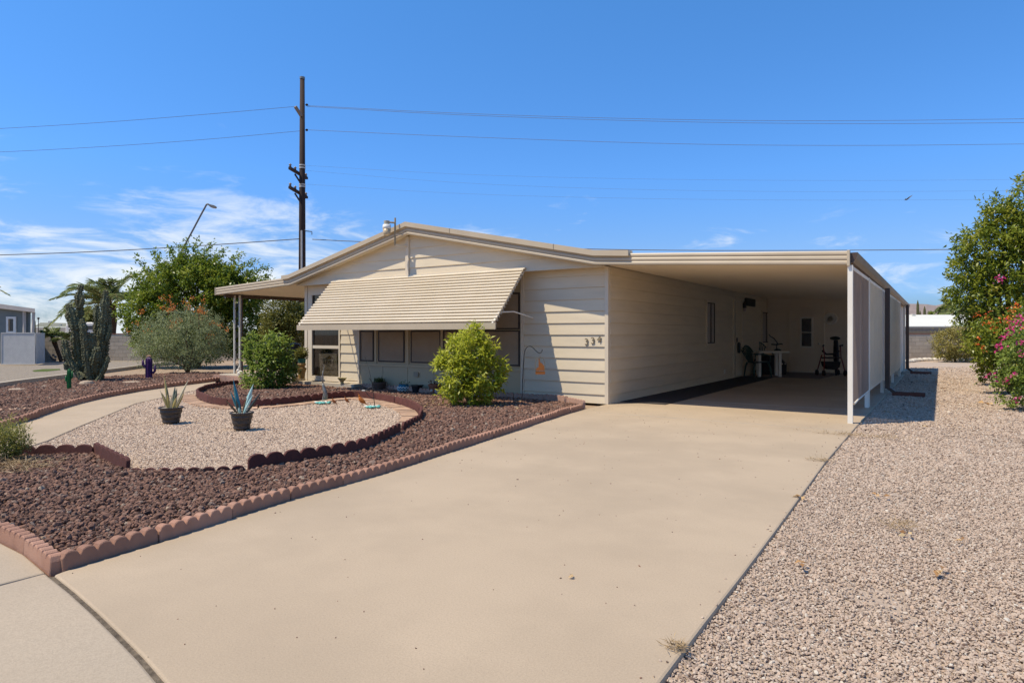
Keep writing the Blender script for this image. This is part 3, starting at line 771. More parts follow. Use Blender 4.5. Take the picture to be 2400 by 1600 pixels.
MB().sweep([(0, .16), (0, .19), (16.6, .19), (16.6, .16)], FASC_Y+.03, (KR.x, KR.z), (CR.x, CR.z)).build('roof_sheet', white_m, cp)
# side beam and gutter
gy0, gy1 = FASC_Y+.06, 26.6
ztop = CR.z+.165
MB().box(CR.x-.02, CR.x+.015, FASC_Y+.061, gy1, CR.z+.02, ztop-.02).build('side_beam', gutter_m, cp)
def gut_prof(): return [(0, 0), (.05, -.0), (.085, .05), (.105, .12), (.105, .135), (.09, .135), (.075, .06), (.045, .02), (.006, .02), (.006, .135), (0, .135)]
gz0, gz1 = CR.z+.035, CR.z-.045
gmb = MB(); gp = gut_prof(); k = len(gp)
gmb.add([(CR.x+.018+a, gy0, gz0+b) for a, b in gp] + [(CR.x+.018+a, gy1, gz1+b) for a, b in gp], [tuple(range(k)), tuple(range(k, 2*k))[::-1]] + [((i+1) % k, i, k+i, k+(i+1) % k) for i in range(k)])
gmb.build('gutter', gutter_m, cp)
MB().extr([(CR.x+.018, gy0-.004, gz0), (CR.x+.068, gy0-.004, gz0), (CR.x+.103, gy0-.004, gz0+.05), (CR.x+.123, gy0-.004, gz0+.135), (CR.x+.018, gy0-.004, gz0+.135)], (0, .004, 0)).build('gutter_cap', brown_m, cp)
# posts
def post(y, w=.062, z0=0, z1=None, name='post'):
    return MB().box(EX-w/2, EX+w/2, y-w/2, y+w/2, z0, z1 or CR.z-.002).build(name, white_m, cp)
PY = onX(1988, 800, EX).y
post(FASC_Y+.04)
bd = [onX(px, 783, EX).y for px in (1994.5, 2017, 2033, 2050, 2064, 2082, 2096, 2107)]
bd[0] = FASC_Y+.09
bd[-1] = 21.6; bd[-2] = 18.6; bd[-3] = 16.4
print('screen bounds', bd)
zB, zT = .27, CR.z-.06
fab = [MFABRIC('taupe_screen', (.33, .265, .23), trans=.22, open_=.10)]*2 + [MFABRIC('beige_screen', (.86, .77, .62), trans=.42)]*2 + [MFABRIC('cream_curtain', (.88, .81, .68), trans=.42)]*3
for i in range(len(bd)-1):
    ya, yb = bd[i]+.012, bd[i+1]-.012; m = MB()
    n_ = 24; amp = 0.0 if i < 2 else (.016 if i < 4 else .05)
    ph = random.uniform(0, 6)
    lo = [(EX+.02+amp*math.sin(ph+j*(.9 if i < 4 else 1.15))+amp*.5*math.sin(j*2.1), ya+(yb-ya)*j/n_) for j in range(n_+1)]
    vs = []
    for (x, y) in lo:
        vs += [(x, y, zB), (x*.6+(EX+.02)*.4, y, zT)]
    m.add(vs, [(2*j, 2*j+2, 2*j+3, 2*j+1) for j in range(n_)])
    s_ = m.build('side_screen', fab[i], cp, smooth=True, fix=False)
    if i < 4:
        MB().box(EX-.01, EX+.012, yb, yb+.022, zB-.015, zT+.02).build('screen_batten', white_m, cp)
MB().tube([(EX+.015, bd[0], .29), (EX+.015, bd[0]+.25, .235), (EX+.015, bd[0]+.7, .25), (EX+.015, bd[2], zB), (EX+.015, bd[-1], zB)], .014, 6).build('bottom_rail', white_m, cp)
MB().box(EX-.01, EX+.025, bd[0], bd[-1], zT, zT+.05).build('top_rail', ceil_m, cp)
for y in (bd[2]-.12, bd[4]+.35, bd[5], bd[6], bd[7], 24.3):
    if y < 21.9: post(y, .055, 0, zB-.015, 'leg')
    else: post(y, .07)
post(bd[2]+.04); post(bd[-1]+.05)
for y in (bd[4]+.22, 24.0):
    dmb = MB(); x = EX+.105
    dmb.box(x-.045, x+.045, y-.035, y+.035, .10, CR.z+.0)
    dmb.bar((x, y, .13), (x+.13, y-.02, .03), .08, .06)
    dmb.build('downspout', brown_m, cp)
spb = M('splash_block', (.16, .07, .055), (.13, .055, .045), rough=.9)
for i, y in enumerate((bd[4]+.12, 23.6)):
    s_ = MB(); s_.box(EX+.2, EX+.75, y-.14, y+.14, -.02, .02); s_.box(EX+.2, EX+.75, y-.14, y-.11, .0205, .045); s_.box(EX+.2, EX+.75, y+.11, y+.14, .0205, .045)
    tag(s_.build('splash_block', spb), ('reddish brown splash block under the nearer dark downspout', 'reddish brown splash block under the far downspout')[i], 'splash block', 'splash blocks')
# storage room closing the carport
sh = thing('storage_room', 'beige storage room with windowed door closing the back of the carport', 'shed', ((WX+EX)/2, BACK_Y, 0))
shm = M('shed_paint', (.76, .69, .60), (.73, .66, .575), scale=2, rough=.7, objvar=.02)
for k in range(11):
    z = .02+k*.205
    inst(meshdata(lap_mb(EX-WX-.12, .205, .004, .016), 'lap_board', shm), 'lap_board', sh, (WX+.05, BACK_Y, z)) if k < 11 else None
MB().extr([(WX-.02, BACK_Y+.021, 0), (EX-.02, BACK_Y+.021, 0), (EX-.02, BACK_Y+.021, CR.z+.055), (WX-.02, BACK_Y+.021, KR.z+.055)], (0, .08, 0)).build('wall', shm, sh)
MB().extr([(WX+.05, BACK_Y-.024, 2.08), (EX-.02, BACK_Y-.024, 2.06), (EX-.02, BACK_Y-.024, CR.z+.052), (WX+.03, BACK_Y-.024, KR.z+.052)], (0, .044, 0)).build('frieze_board', shm, sh)
MB().box(EX-.14, EX-.061, BACK_Y+.101, 26.2, 0, 2.2).build('wall', shm, sh); MB().box(WX+.05, EX-.14, 26.1, 26.2, 0, 2.2).build('wall', shm, sh)
def bk(px, py): return onY(px, py, BACK_Y)
d0, d1 = bk(1854, 800).x, bk(1929, 800).x; dz1 = bk(1890, 730).z
door = MB().box(d0, d1, BACK_Y-.04, BACK_Y-.017, .02, dz1).build('door', shm, sh)
MB().box(d1, d1+.05, BACK_Y-.045, BACK_Y-.0165, .02, dz1+.05).build('door_jamb', shm, door); MB().box(d0-.05, d0, BACK_Y-.045, BACK_Y-.0165, .02, dz1+.05).build('door_jamb', shm, door)
MB().box(d0-.05, d1+.05, BACK_Y-.05, BACK_Y-.0166, 0, .022).build('threshold', white_m, door)
a, b = bk(1875.5, 743), bk(1906.5, 815)
fr = MB(); t = .05
fr.box(a.x, b.x, BACK_Y-.065, BACK_Y-.041, a.z-t, a.z); fr.box(a.x, b.x, BACK_Y-.065, BACK_Y-.041, b.z, b.z+t)
fr.box(a.x, a.x+t, BACK_Y-.0645, BACK_Y-.0405, b.z+t, a.z-t); fr.box(b.x-t, b.x, BACK_Y-.0645, BACK_Y-.0405, b.z+t, a.z-t)
fr.box(a.x+t, b.x-t, BACK_Y-.06, BACK_Y-.0405, (a.z+b.z)/2-.012, (a.z+b.z)/2+.012)
wf = fr.build('window_frame', white_m, door); MB().box(a.x+t, b.x-t, BACK_Y-.05, BACK_Y-.0402, b.z+t, a.z-t).build('pane', dark_glass, wf)
p = bk(1920, 805); MB().ball((p.x, BACK_Y-.08, p.z), .035, 10, 8).build('knob', M('chrome', (.7, .7, .7), metal=1, rough=.2), door, smooth=True)
p = bk(1947, 747)
pl = thing('wall_disc', 'pale round woven disc hung on the wall right of the carport back door', 'wall decoration', (p.x, BACK_Y-.03, p.z))
disc = M('disc_grey', (.82, .83, .82), (.66, .67, .66), scale=14, rough=.5)
m = MB(); 
for j in range(24):
    a_ = 2*math.pi*j/24; m.bar((p.x, BACK_Y-.035, p.z), (p.x+.17*math.cos(a_), BACK_Y-.035, p.z+.17*math.sin(a_)), .03, .012, up=(0,1,0))
m.build('spokes', disc, pl)
m = MB(); m.tube([(p.x+.175*math.cos(t), BACK_Y-.035, p.z+.175*math.sin(t)) for t in [2*math.pi*j/32 for j in range(33)]], .014, 6); m.build('rim', disc, pl)
m = MB(); [m.bar((p.x-.05, BACK_Y-.055, p.z), (p.x+.10*math.cos(t), BACK_Y-.055, p.z+.10*math.sin(t)), .02, .01) for t in (-.4, -1.2, .6)]; m.build('branch_motif', white_m, pl)

# outdoor carpet strip
cw = MB(); cw.prism([(WX+.03, 10.62), (WX+.86, 10.62), (WX+.9, 19.0), (WX+.03, 19.0)], .004, .010)
tag(cw.build('carpet_strip', mat_m), 'dark grey outdoor carpet strip along the carport wall', 'carpet')
cw2 = MB(); cw2.prism([(WX+.1, 19.05), (EX-1.7, 19.05), (EX-1.5, 21.9), (WX+.1, 21.9)], .004, .010)
tag(cw2.build('floor_mat', M('taupe_mat', (.20, .17, .17), (.18, .15, .15), rough=1)), 'flat taupe floor mat under the white plastic table', 'mat')

# ------------------------------------------------------------------ porch roof on the left
po = thing('porch_roof', 'beige porch roof with ribbed fascia on wrought iron supports', 'porch', ((PL.x+XL)/2, FASC_Y, .17))
MB().sweep(RP, FASC_Y, (PL.x, PL.z), (KL.x-.002, KL.z)).build('fascia', fascia_m, po)
MB().box(PL.x-.03, PL.x-.001, FASC_Y-.025, FASC_Y+.05, PL.z-.004, PL.z+.194).build('fascia_end', fascia_m, po)
MB().box(PL.x-.028, PL.x-.002, FASC_Y+.051, 18.5, PL.z+.0, PL.z+.19).build('side_fascia', fascia_m, po)
sl2 = (KL.z-PL.z)/(KL.x-PL.x); cpm = MB(); cpm.sweep(pp, 0, (0, 0), (XL-PL.x, sl2*(XL-PL.x))); cme2 = meshdata(cpm, 'ceiling_panel', ceil_m)
for k in range(28): inst(cme2, 'ceiling_panel', po, (PL.x, FASC_Y+.032+k*pw, PL.z+.022))
MB().sweep([(0, .16), (0, .19), (8.7, .19), (8.7, .16)], FASC_Y+.03, (PL.x, PL.z), (KL.x, KL.z)).build('roof_sheet', white_m, po)
MB().box(PL.x+.18, PL.x+.24, FASC_Y+.1, 18.3, PL.z-.06, PL.z+.03).build('beam', brown_m, po)
MB().box(PL.x+.1, XL-.02, 18.2, 18.3, PL.z-.06, PL.z+.10).build('beam', brown_m, po)
iron = M('iron_white', (.62, .62, .60), (.5, .5, .49), rough=.5)
ppx = onY(556, 800, 10.15).x
for dx, dy in ((-.115, 0), (.085, .02)): MB().box(ppx+dx-.02, ppx+dx+.02, 10.15+dy-.02, 10.15+dy+.02, .17, PL.z-.0).build('support_bar', iron, po)
scr = MB()
for k in range(7):
    zc = .35+k*.27
    scr.tube([(ppx-.015+.06*math.cos(t)*(1-t/9), 10.16, zc+.10*math.sin(t)*(1-t/9)) for t in np.linspace(0, 6.5, 14)], .008, 5)
    scr.bar((ppx-.1, 10.16, zc-.12), (ppx+.08, 10.16, zc+.12), .012)
scr.build('scrollwork', dark_m, po)
MB().box(ppx-.03, ppx+.005, 10.28, 10.315, .17, PL.z).build('support_bar', brown_m, po)
MB().box(-15.0, -14.9, 17.5, 17.6, .17, PL.z+.02).build('support_bar', brown_m, po)

# ------------------------------------------------------------------ garden edging: scalloped pieces set end to end
def edging(name, label, path, mat, piece, nsc, h, valley, thick, z0=-.03, hfun=None, gap=.007, jit=.008, group='garden edgings'):
    P_ = smoothpath(path, 2)
    t = thing(name, label, 'edging', P_[0], group)
    pts = resample(P_, .02); D_ = [0]
    for a, b in zip(pts, pts[1:]): D_.append(D_[-1]+(b-a).length)
    T = D_[-1]; npc = max(1, round(T/piece)); pl_ = T/npc
    def pos(s):
        s = min(max(s, 0), T); i = min(int(s/T*(len(pts)-1)), len(pts)-2); f = s/T*(len(pts)-1)-i
        p = pts[i].lerp(pts[i+1], f); d = (pts[min(i+3, len(pts)-1)]-pts[max(i-3, 0)]).normalized(); return p, Vector((-d.y, d.x, 0))
    for k in range(npc):
        s0, s1 = k*pl_+gap/2, (k+1)*pl_-gap/2; m = MB(); cols = []
        dz = random.uniform(-jit, jit); tw0, tw1 = random.uniform(-jit, jit), random.uniform(-jit, jit); tilt = random.uniform(-.10, .10)
        seg = 6; hh_ = (hfun(k/max(1, npc-1)) if hfun else 1.0)
        for i in range(nsc*seg+1):
            u = i/(nsc*seg); fr_ = (i % seg)/seg
            top = valley + (h-valley)*math.sqrt(max(0, 1-(2*fr_-1)**2)) if i % seg else valley
            s = s0+(s1-s0)*u; p, n_ = pos(s); zt_ = max(.012, top*hh_)+dz; off = tw0+(tw1-tw0)*u
            for sd in (-1, 1):
                for z in (z0, zt_):
                    q = p + n_*(sd*thick/2+off+tilt*max(z, 0)); cols.append((q.x, q.y, z))
        f = []
        nn = nsc*seg
        for i in range(nn):
            a, b = 4*i, 4*(i+1)
            f += [(a, b, b+1, a+1), (a+2, a+3, b+3, b+2), (a+1, b+1, b+3, a+3)]
        f += [(0, 1, 3, 2), (4*nn, 4*nn+2, 4*nn+3, 4*nn+1)]
        m.add(cols, f); o = m.build('edger', mat, t); bevel(o, .0045, 1)
    return t
edging('scalloped_edging', 'pinkish scalloped concrete edging along the driveway beside lava rock', shift(A_w[1:], .03), edge_m, .52, 6, .088, .056, .058)
edging('scalloped_edging', 'short pinkish scalloped edging along the sidewalk at the near corner', shift([G(112,1343)]+B_w[1:], -.03), edge_m, .46, 6, .088, .056, .058)
edging('scalloped_edging', 'faded pink scalloped edging along the foot of the house', [p for p in pathpts([(690,897),(716,898),(838,908),(969,920),(1060,927),(1169,933),(1247,936),(1300,940),(1340,946),(1368,953)])], edge_pale, .60, 6, .115, .075, .05)
edging('scalloped_edging', 'pink scalloped edging along the far side of the curved walkway', pathpts(E_px), edge_m, .60, 5, .10, .065, .055)
edging('scalloped_edging', 'faded edging in front of the porch slab below the iron post', [Vector((PL.x-.05, 9.74, 0)), Vector((-14.2, 9.74, 0)), Vector((-12.9, 9.76, 0))], edge_pale, .6, 5, .15, .115, .05)
edging('dark_edging', 'dark red edging between gravel bay and the left planter shrub', pathpts([(30,1071),(57,1069),(140,1066),(219,1066)]), edge_dark, .9, 4, .10, .06, .03)
edging('dark_edging', 'short dark red edging piece running forward into the lava rock', pathpts([(221,1064),(297,1106)]), edge_dark, 1.2, 7, .125, .10, .035)
edging('dark_edging', 'half buried low dark red edging at the front of the gravel bay', pathpts([(300,1109),(350,1108),(493,1106),(576,1101)]), edge_dark, .6, 4, .052, .008, .03)
edging('dark_edging', 'tall dark red scalloped edging along the front right of the gravel bay', pathpts([(580,1100),(700,1083),(838,1062),(890,1040),(935,1015)]), edge_dark, .75, 5, .130, .085, .034)
edging('dark_edging', 'short dark red edging beside the gap at the right tip of the bay', pathpts([(943,1009),(965,997),(984,986)]), edge_dark, .9, 6, .11, .07, .034)
edging('dark_edging', 'long curving dark red edging behind the gravel bay below the house', pathpts(C6_px), edge_dark, .8, 5, .13, .10, .034)

# flat tan pavers inside the curved edging
pv = thing('paver_border', 'curved border of flat tan brick pavers along the dark edging', 'paver border', G(800, 950))
Pp = smoothpath(pathpts(C6_px[:13]), 2)
q = resample(Pp, .092); bm_ = meshdata(MB().box(-.041, .041, -.125, .125, -.03, .0), 'paver', brick_m)
for i, p in enumerate(q):
    t = (q[min(i+1, len(q)-1)]-q[max(i-1, 0)]).normalized(); n_ = Vector((-t.y, t.x, 0))
    c = p + n_*.165 * (1)
    inst(bm_, 'paver', pv, (c.x, c.y, .006+random.uniform(-.004, .005)), rot=(random.uniform(-.015, .015), random.uniform(-.015, .015), math.atan2(t.y, t.x)+random.uniform(-.04, .04)))

# ------------------------------------------------------------------ kerb, block walls
kb = MB(); kp = smoothpath(pathpts([(-300,950),(0,902),(178,879),(245,870.5),(382,853),(470,848)]), 1)
l_, r_ = shift(kp, .07), shift(kp, -.07); k = len(kp)
for a in range(k-1):
    kb.add([(l_[a].x, l_[a].y, -.05), (r_[a].x, r_[a].y, -.05), (r_[a+1].x, r_[a+1].y, -.05), (l_[a+1].x, l_[a+1].y, -.05),
            (l_[a].x, l_[a].y, .07), (r_[a].x, r_[a].y, .07), (r_[a+1].x, r_[a+1].y, .07), (l_[a+1].x, l_[a+1].y, .07)],
           [(4,5,6,7), (0,1,5,4), (2,3,7,6), (0,4,7,3), (1,2,6,5)])
tag(kb.build('kerb', slabmat, fix=False), kind='structure')
def block_wall(name, label, pxa, pxb, Z, zbot, courses, cap, loclabel=None):
    a, b = at(pxa, HOR, Z), at(pxb, HOR, Z); a.z = b.z = zbot
    w_ = thing(name, label, 'wall', a, 'block walls')
    d = (b-a); L = d.length; d.normalize(); rz = math.atan2(d.y, d.x); n_ = Vector((-d.y, d.x, 0))
    bh, bl = .178, .365
    m = meshdata(MB().box(.004, bl-.004, -.07, .07, .004, bh-.004), 'block', block_m)
    for r in range(courses):
        x = -bl/2*(r % 2)
        while x < L:
            p = a + d*x + UP*(r*bh); inst(m, 'block', w_, p + n_*random.uniform(-.002, .002), rot=(0, 0, rz)); x += bl
    MB().obox(a+d*L/2+UP*(courses*bh/2), d*L/2, n_*.062, UP*(courses*bh/2-.003)).build('mortar_core', mortar_m, w_)
    if cap:
        x = 0
        cm_ = meshdata(MB().box(.003, .397, -.085, .085, 0, .045), 'cap_brick', cap_m)
        while x < L: inst(cm_, 'cap_brick', w_, a+d*x+UP*(courses*bh), rot=(0, 0, rz)); x += .4
    return w_
block_wall('block_wall', 'grey concrete block wall behind the tall cactus and porch', 70, 715, 30.3, -.05, 7, True)
rw = block_wall('block_wall', 'grey concrete block wall closing the right side yard behind the gravel', 2090, 2420, 31, -.05, 7, True)


# ------------------------------------------------------------------ foliage helpers
def foliage(name, parent, mat, P_, D_, L_, W_, rnd, rg, fold=.25):
    n = len(P_)
    D_ = D_/np.linalg.norm(D_, axis=1, keepdims=True)
    up = rg.normal(size=(n, 3))*.8 + np.array([-.35, -.45, 1.5])
    S = np.cross(D_, up); S /= np.linalg.norm(S, axis=1, keepdims=True)+1e-9
    Nn = np.cross(S, D_)
    L_ = np.broadcast_to(L_, (n,))[:, None]; W_ = np.broadcast_to(W_, (n,))[:, None]
    mid = P_ + D_*L_*.45
    V = np.stack([P_, mid + S*W_/2 + Nn*W_*fold, P_ + D_*L_ - Nn*L_*.10, mid - S*W_/2 + Nn*W_*fold], 1).reshape(-1, 3)
    off_ = np.array(wloc(parent)) if parent is not None else np.zeros(3)
    V = V-off_
    me = bpy.data.meshes.new(name); me.vertices.add(4*n); me.vertices.foreach_set('co', V.astype(np.float32).ravel())
    me.loops.add(4*n); me.loops.foreach_set('vertex_index', np.arange(4*n, dtype=np.int32))
    me.polygons.add(n); me.polygons.foreach_set('loop_start', np.arange(0, 4*n, 4, dtype=np.int32))
    try: me.polygons.foreach_set('loop_total', np.full(n, 4, dtype=np.int32))
    except Exception: pass
    a = me.attributes.new('rnd', 'FLOAT', 'POINT'); a.data.foreach_set('value', np.repeat(np.clip(rnd, 0, 1), 4).astype(np.float32))
    me.materials.append(mat); me.update(calc_edges=True); me.validate()
    o = bpy.data.objects.new(name, me); COL.objects.link(o)
    if parent is not None: o.parent = parent
    return o
def lob(px, py, Z, rx, rz, ry=None):
    """ellipsoid lobe: centre and radii from the photograph's pixels at distance Z"""
    c = at(px, py, Z); k = Z/FOC
    return (np.array(c), rx*k, (ry or (rx+rz)/2)*k, rz*k)
RT, FW = np.array(RIGHT), np.array(FWD)
def in_lobes(lobes, n, rg, shell=.55):
    vol = np.array([l[1]*l[2]*l[3] for l in lobes])**.75; ch = rg.choice(len(lobes), n, p=vol/vol.sum())
    u = rg.normal(size=(n, 3)); u /= np.linalg.norm(u, axis=1, keepdims=True)
    r = rg.random(n)**(1/3*(1-shell)+.12*shell)
    r *= 1+rg.normal(0, .07, n)
    C = np.array([l[0] for l in lobes])[ch]; R3 = np.array([l[1:4] for l in lobes])[ch]
    v = u*r[:, None]*R3
    P_ = C + v[:, :1]*RT + v[:, 1:2]*FW + v[:, 2:3]*np.array([0, 0, 1.0])
    O = u[:, :1]*RT + u[:, 1:2]*FW + u[:, 2:3]*np.array([0, 0, 1.0])
    return P_, O, r
def crown(parent, lobes, ncl, per, spread, L_, W_, mat, seed, shell=.6, up=.15, name='crown', zmin=.02, extra=None, axis_len=None, tone=None):
    rg = np.random.default_rng(seed)
    C, O, r = in_lobes(lobes, ncl, rg, shell)
    if extra is not None: C = np.concatenate([C, extra[0]]); O = np.concatenate([O, extra[1]]); ncl = len(C)
    # every clump is a twig with leaves along it
    tw = O*.8 + rg.normal(0, .6, (ncl, 3)); tw[:, 2] += up; tw /= np.linalg.norm(tw, axis=1, keepdims=True)
    al = axis_len or spread*1.6
    t = rg.random((ncl, per))
    P_ = C[:, None, :] + tw[:, None, :]*(t[..., None]-.5)*al + rg.normal(0, spread*.33, (ncl, per, 3))
    D_ = tw[:, None, :]*.7 + rg.normal(0, .75, (ncl, per, 3)); D_[..., 2] += up*.5-.1
    tn = rg.normal(.45, .16, ncl)[:, None] + rg.normal(0, .14, (ncl, per))
    P_ = P_.reshape(-1, 3); D_ = D_.reshape(-1, 3); tn = tn.ravel()
    k = P_[:, 2] > zmin; P_, D_, tn = P_[k], D_[k], tn[k]; n = len(P_)
    return foliage(name, parent, mat, P_, D_, L_*rg.uniform(.7, 1.25, n), W_*rg.uniform(.7, 1.2, n), tn, rg)
def limbs(parent, base, tips, r0, mat, name='trunk', fork=.35, seed=0):
    rd = random.Random(seed); m = MB(); base = Vector(base)
    for t in tips:
        t = Vector(t); f = base.lerp(Vector((base.x, base.y, t.z)), fork); f.x += (t.x-base.x)*.12; f.y += (t.y-base.y)*.12
        mid = f.lerp(t, .5) + Vector((rd.uniform(-.08, .08), rd.uniform(-.08, .08), rd.uniform(0, .1)))
        m.tube([base + Vector((rd.uniform(-r0, r0)*.5, rd.uniform(-r0, r0)*.5, -.03)), f, mid, t], [r0*.8, r0*.6, r0*.35, r0*.12], 7)
    return m.build(name, mat, parent, smooth=True)
bark = M('bark', (.16, .115, .08), (.10, .072, .05), scale=20, rough=.95, bump=.6, bscale=50)
stem_g = M('green_stem', (.16, .15, .06), (.12, .10, .05), scale=20, rough=.8)
lf_citrus = MLEAF('citrus_leaf', [(0, (.07, .11, .015)), (.4, (.15, .215, .025)), (.75, (.26, .31, .035)), (1, (.40, .40, .06))], trans=.42, rough=.35)
lf_right = MLEAF('lemon_leaf', [(0, (.08, .12, .015)), (.4, (.19, .24, .025)), (.75, (.31, .33, .04)), (1, (.48, .42, .07))], trans=.42, rough=.35)
lf_lime = MLEAF('lime_leaf', [(0, (.27, .31, .02)), (.4, (.45, .49, .045)), (.8, (.56, .58, .09)), (1, (.62, .60, .18))], trans=.5, rough=.42)
lf_green = MLEAF('shrub_leaf', [(0, (.11, .17, .03)), (.4, (.22, .30, .05)), (.8, (.33, .40, .09)), (1, (.46, .50, .20))], trans=.45, rough=.4)
lf_grey = MLEAF('feather_leaf', [(0, (.17, .21, .09)), (.45, (.29, .34, .16)), (.8, (.38, .42, .22)), (1, (.46, .48, .28))], trans=.3, rough=.6)
lf_dry = MLEAF('dry_shrub_leaf', [(0, (.17, .15, .035)), (.45, (.31, .265, .065)), (.8, (.40, .34, .10)), (1, (.46, .41, .18))], trans=.3, rough=.55)
lf_olive = MLEAF('olive_leaf', [(0, (.09, .10, .02)), (.5, (.19, .19, .035)), (1, (.32, .29, .08))], trans=.3, rough=.5)
fl_orange = MLEAF('orange_petal', [(0, (.45, .10, .015)), (.5, (.62, .19, .03)), (1, (.70, .32, .08))], trans=.35, rough=.6)
fl_red = MLEAF('red_orange_petal', [(0, (.52, .06, .012)), (.5, (.70, .13, .02)), (1, (.72, .30, .06))], trans=.35, rough=.6)
fl_pink = MLEAF('magenta_bract', [(0, (.42, .01, .10)), (.5, (.62, .03, .20)), (1, (.72, .16, .33))], trans=.4, rough=.55)
def flowers(parent, centres, n, spread, size, mat, seed, name='flowers'):
    rg = np.random.default_rng(seed); C = np.repeat(np.array([tuple(c) for c in centres]), n, 0)
    P_ = C + rg.normal(0, spread, C.shape); D_ = rg.normal(size=C.shape); D_[:, 2] += .4
    return foliage(name, parent, mat, P_, D_, size*rg.uniform(.7, 1.3, len(P_)), size*.8*rg.uniform(.7, 1.2, len(P_)), rg.random(len(P_)), rg)

# ------------------------------------------------------------------ trees and shrubs
# citrus tree behind the porch
Zc = 24.0; b = G(455, HOR+FOC*CAMH/Zc); t = thing('citrus_tree', 'large round green citrus tree behind the flowering bush and porch', 'tree', b, 'trees')
lobes = [lob(455, 690, Zc, 125, 78), lob(355, 730, Zc, 68, 68), lob(545, 690, Zc, 78, 62), lob(465, 645, Zc, 88, 45), lob(400, 800, Zc, 88, 45), lob(560, 770, Zc, 72, 60), lob(480, 790, Zc, 90, 55)]
ex, eo = [], []
for px, py, dx, dy in ((352, 640, -28, -32), (372, 620, -8, -28), (402, 606, -6, -24), (435, 600, 2, -28), (455, 598, 6, -28), (482, 600, 10, -24), (510, 608, 12, -20), (540, 615, 22, -18), (565, 628, 30, -16), (590, 640, 34, -12), (598, 655, 30, -6), (330, 660, -20, -18), (418, 612, 4, -30), (610, 662, 20, 0)):
    for k in range(4):
        f = k/3; c = np.array(at(px+dx*f, py+dy*f, Zc + random.uniform(-.6, .6))); ex.append(c); o_ = np.array(at(px+dx, py+dy, Zc)-at(px, py, Zc)); eo.append(o_/np.linalg.norm(o_)*1.4)
crown(t, lobes, 2000, 26, .20, .125, .06, lf_citrus, 11, shell=.62, extra=(np.array(ex), np.array(eo)))
limbs(t, b, [l[0] for l in lobes], .16, bark)
# shrub beyond the porch, right of the citrus
Zs = 22.5; b = G(668, HOR+FOC*CAMH/Zs); t = thing('olive_shrub', 'yellowish olive shrub seen under the porch roof', 'shrub', b, 'shrubs')
lobes = [lob(668, 745, Zs, 48, 55), lob(650, 775, Zs, 40, 42), lob(695, 770, Zs, 40, 50)]
crown(t, lobes, 900, 20, .16, .085, .036, lf_olive, 12, shell=.4); limbs(t, b, [l[0] for l in lobes], .07, bark)
# feathery flowering bush left of the porch
Zb = 20.0; b = G(440, 872); t = thing('flowering_bush', 'grey green feathery bush with orange flower spikes left of the porch', 'bush', b, 'shrubs')
lobes = [lob(430, 785, Zb, 100, 55), lob(375, 800, Zb, 62, 42), lob(490, 800, Zb, 52, 48), lob(430, 830, Zb, 90, 35), lob(350, 835, Zb, 38, 25), lob(440, 755, Zb, 70, 38)]
crown(t, lobes, 640, 30, .15, .062, .018, lf_grey, 13, shell=.55, up=.25, axis_len=.4)
limbs(t, b, [l[0] for l in lobes] + [at(x, 800, Zb) for x in (340, 400, 470, 520)], .05, bark)
fc = []; stm = MB()
for i in range(20):
    px = random.choice([random.uniform(330, 520), random.uniform(390, 500)]); py = random.uniform(690, 775) if 380 < px < 490 else random.uniform(725, 800)
    p = at(px, py, Zb+random.uniform(-.5, .6)); stm.tube([p-UP*random.uniform(.35, .6)+RIGHT*random.uniform(-.08, .08), p+UP*.05], .007, 4)
    for k in range(2): fc.append(p + UP*random.uniform(-.1, .08) + RIGHT*random.uniform(-.06, .06))
for px, py in ((408, 757), (322, 760), (345, 772), (300, 778), (520, 765), (530, 775), (450, 700), (478, 705), (470, 720)): fc.append(at(px, py, Zb-.6))
flowers(t, fc, 12, .05, .05, fl_orange, 5); stm.build('flower_stalks', M('stalk', (.22, .13, .06), (.16, .1, .05)), t)
# lime green bush in front of the house
b = G(1104, 952); Zl = depth(b); t = thing('lime_bush', 'bright lime green leafy bush in front of the screened windows', 'bush', b, 'shrubs')
lobes = [lob(1098, 830, Zl, 52, 50), lob(1075, 880, Zl, 45, 45), lob(1130, 880, Zl, 48, 42), lob(1105, 785, Zl, 30, 22), lob(1160, 860, Zl, 26, 22), lob(1045, 850, Zl, 24, 18), lob(1095, 922, Zl, 58, 26), lob(1062, 808, Zl, 20, 18), lob(1140, 818, Zl, 22, 22)]
crown(t, lobes, 320, 20, .09, .098, .029, lf_lime, 14, shell=.72, up=.1); limbs(t, b, [l[0] for l in lobes] + [at(x, 860, Zl) for x in (1060, 1085, 1120, 1140)], .022, stem_g, name='stems', fork=.1)
rg_ = np.random.default_rng(21); n = 160; Q = np.array(b)+rg_.normal(0, 1, (n, 3))*np.array([.42, .36, .006]); Q[:, 2] = .035+np.abs(Q[:, 2])
foliage('leaf_litter', t, MLEAF('litter_leaf', [(0, (.22, .13, .05)), (1, (.48, .36, .15))], trans=.1), Q, rg_.normal(size=(n, 3))*[1, 1, .3], .05, .018, rg_.random(n), rg_)
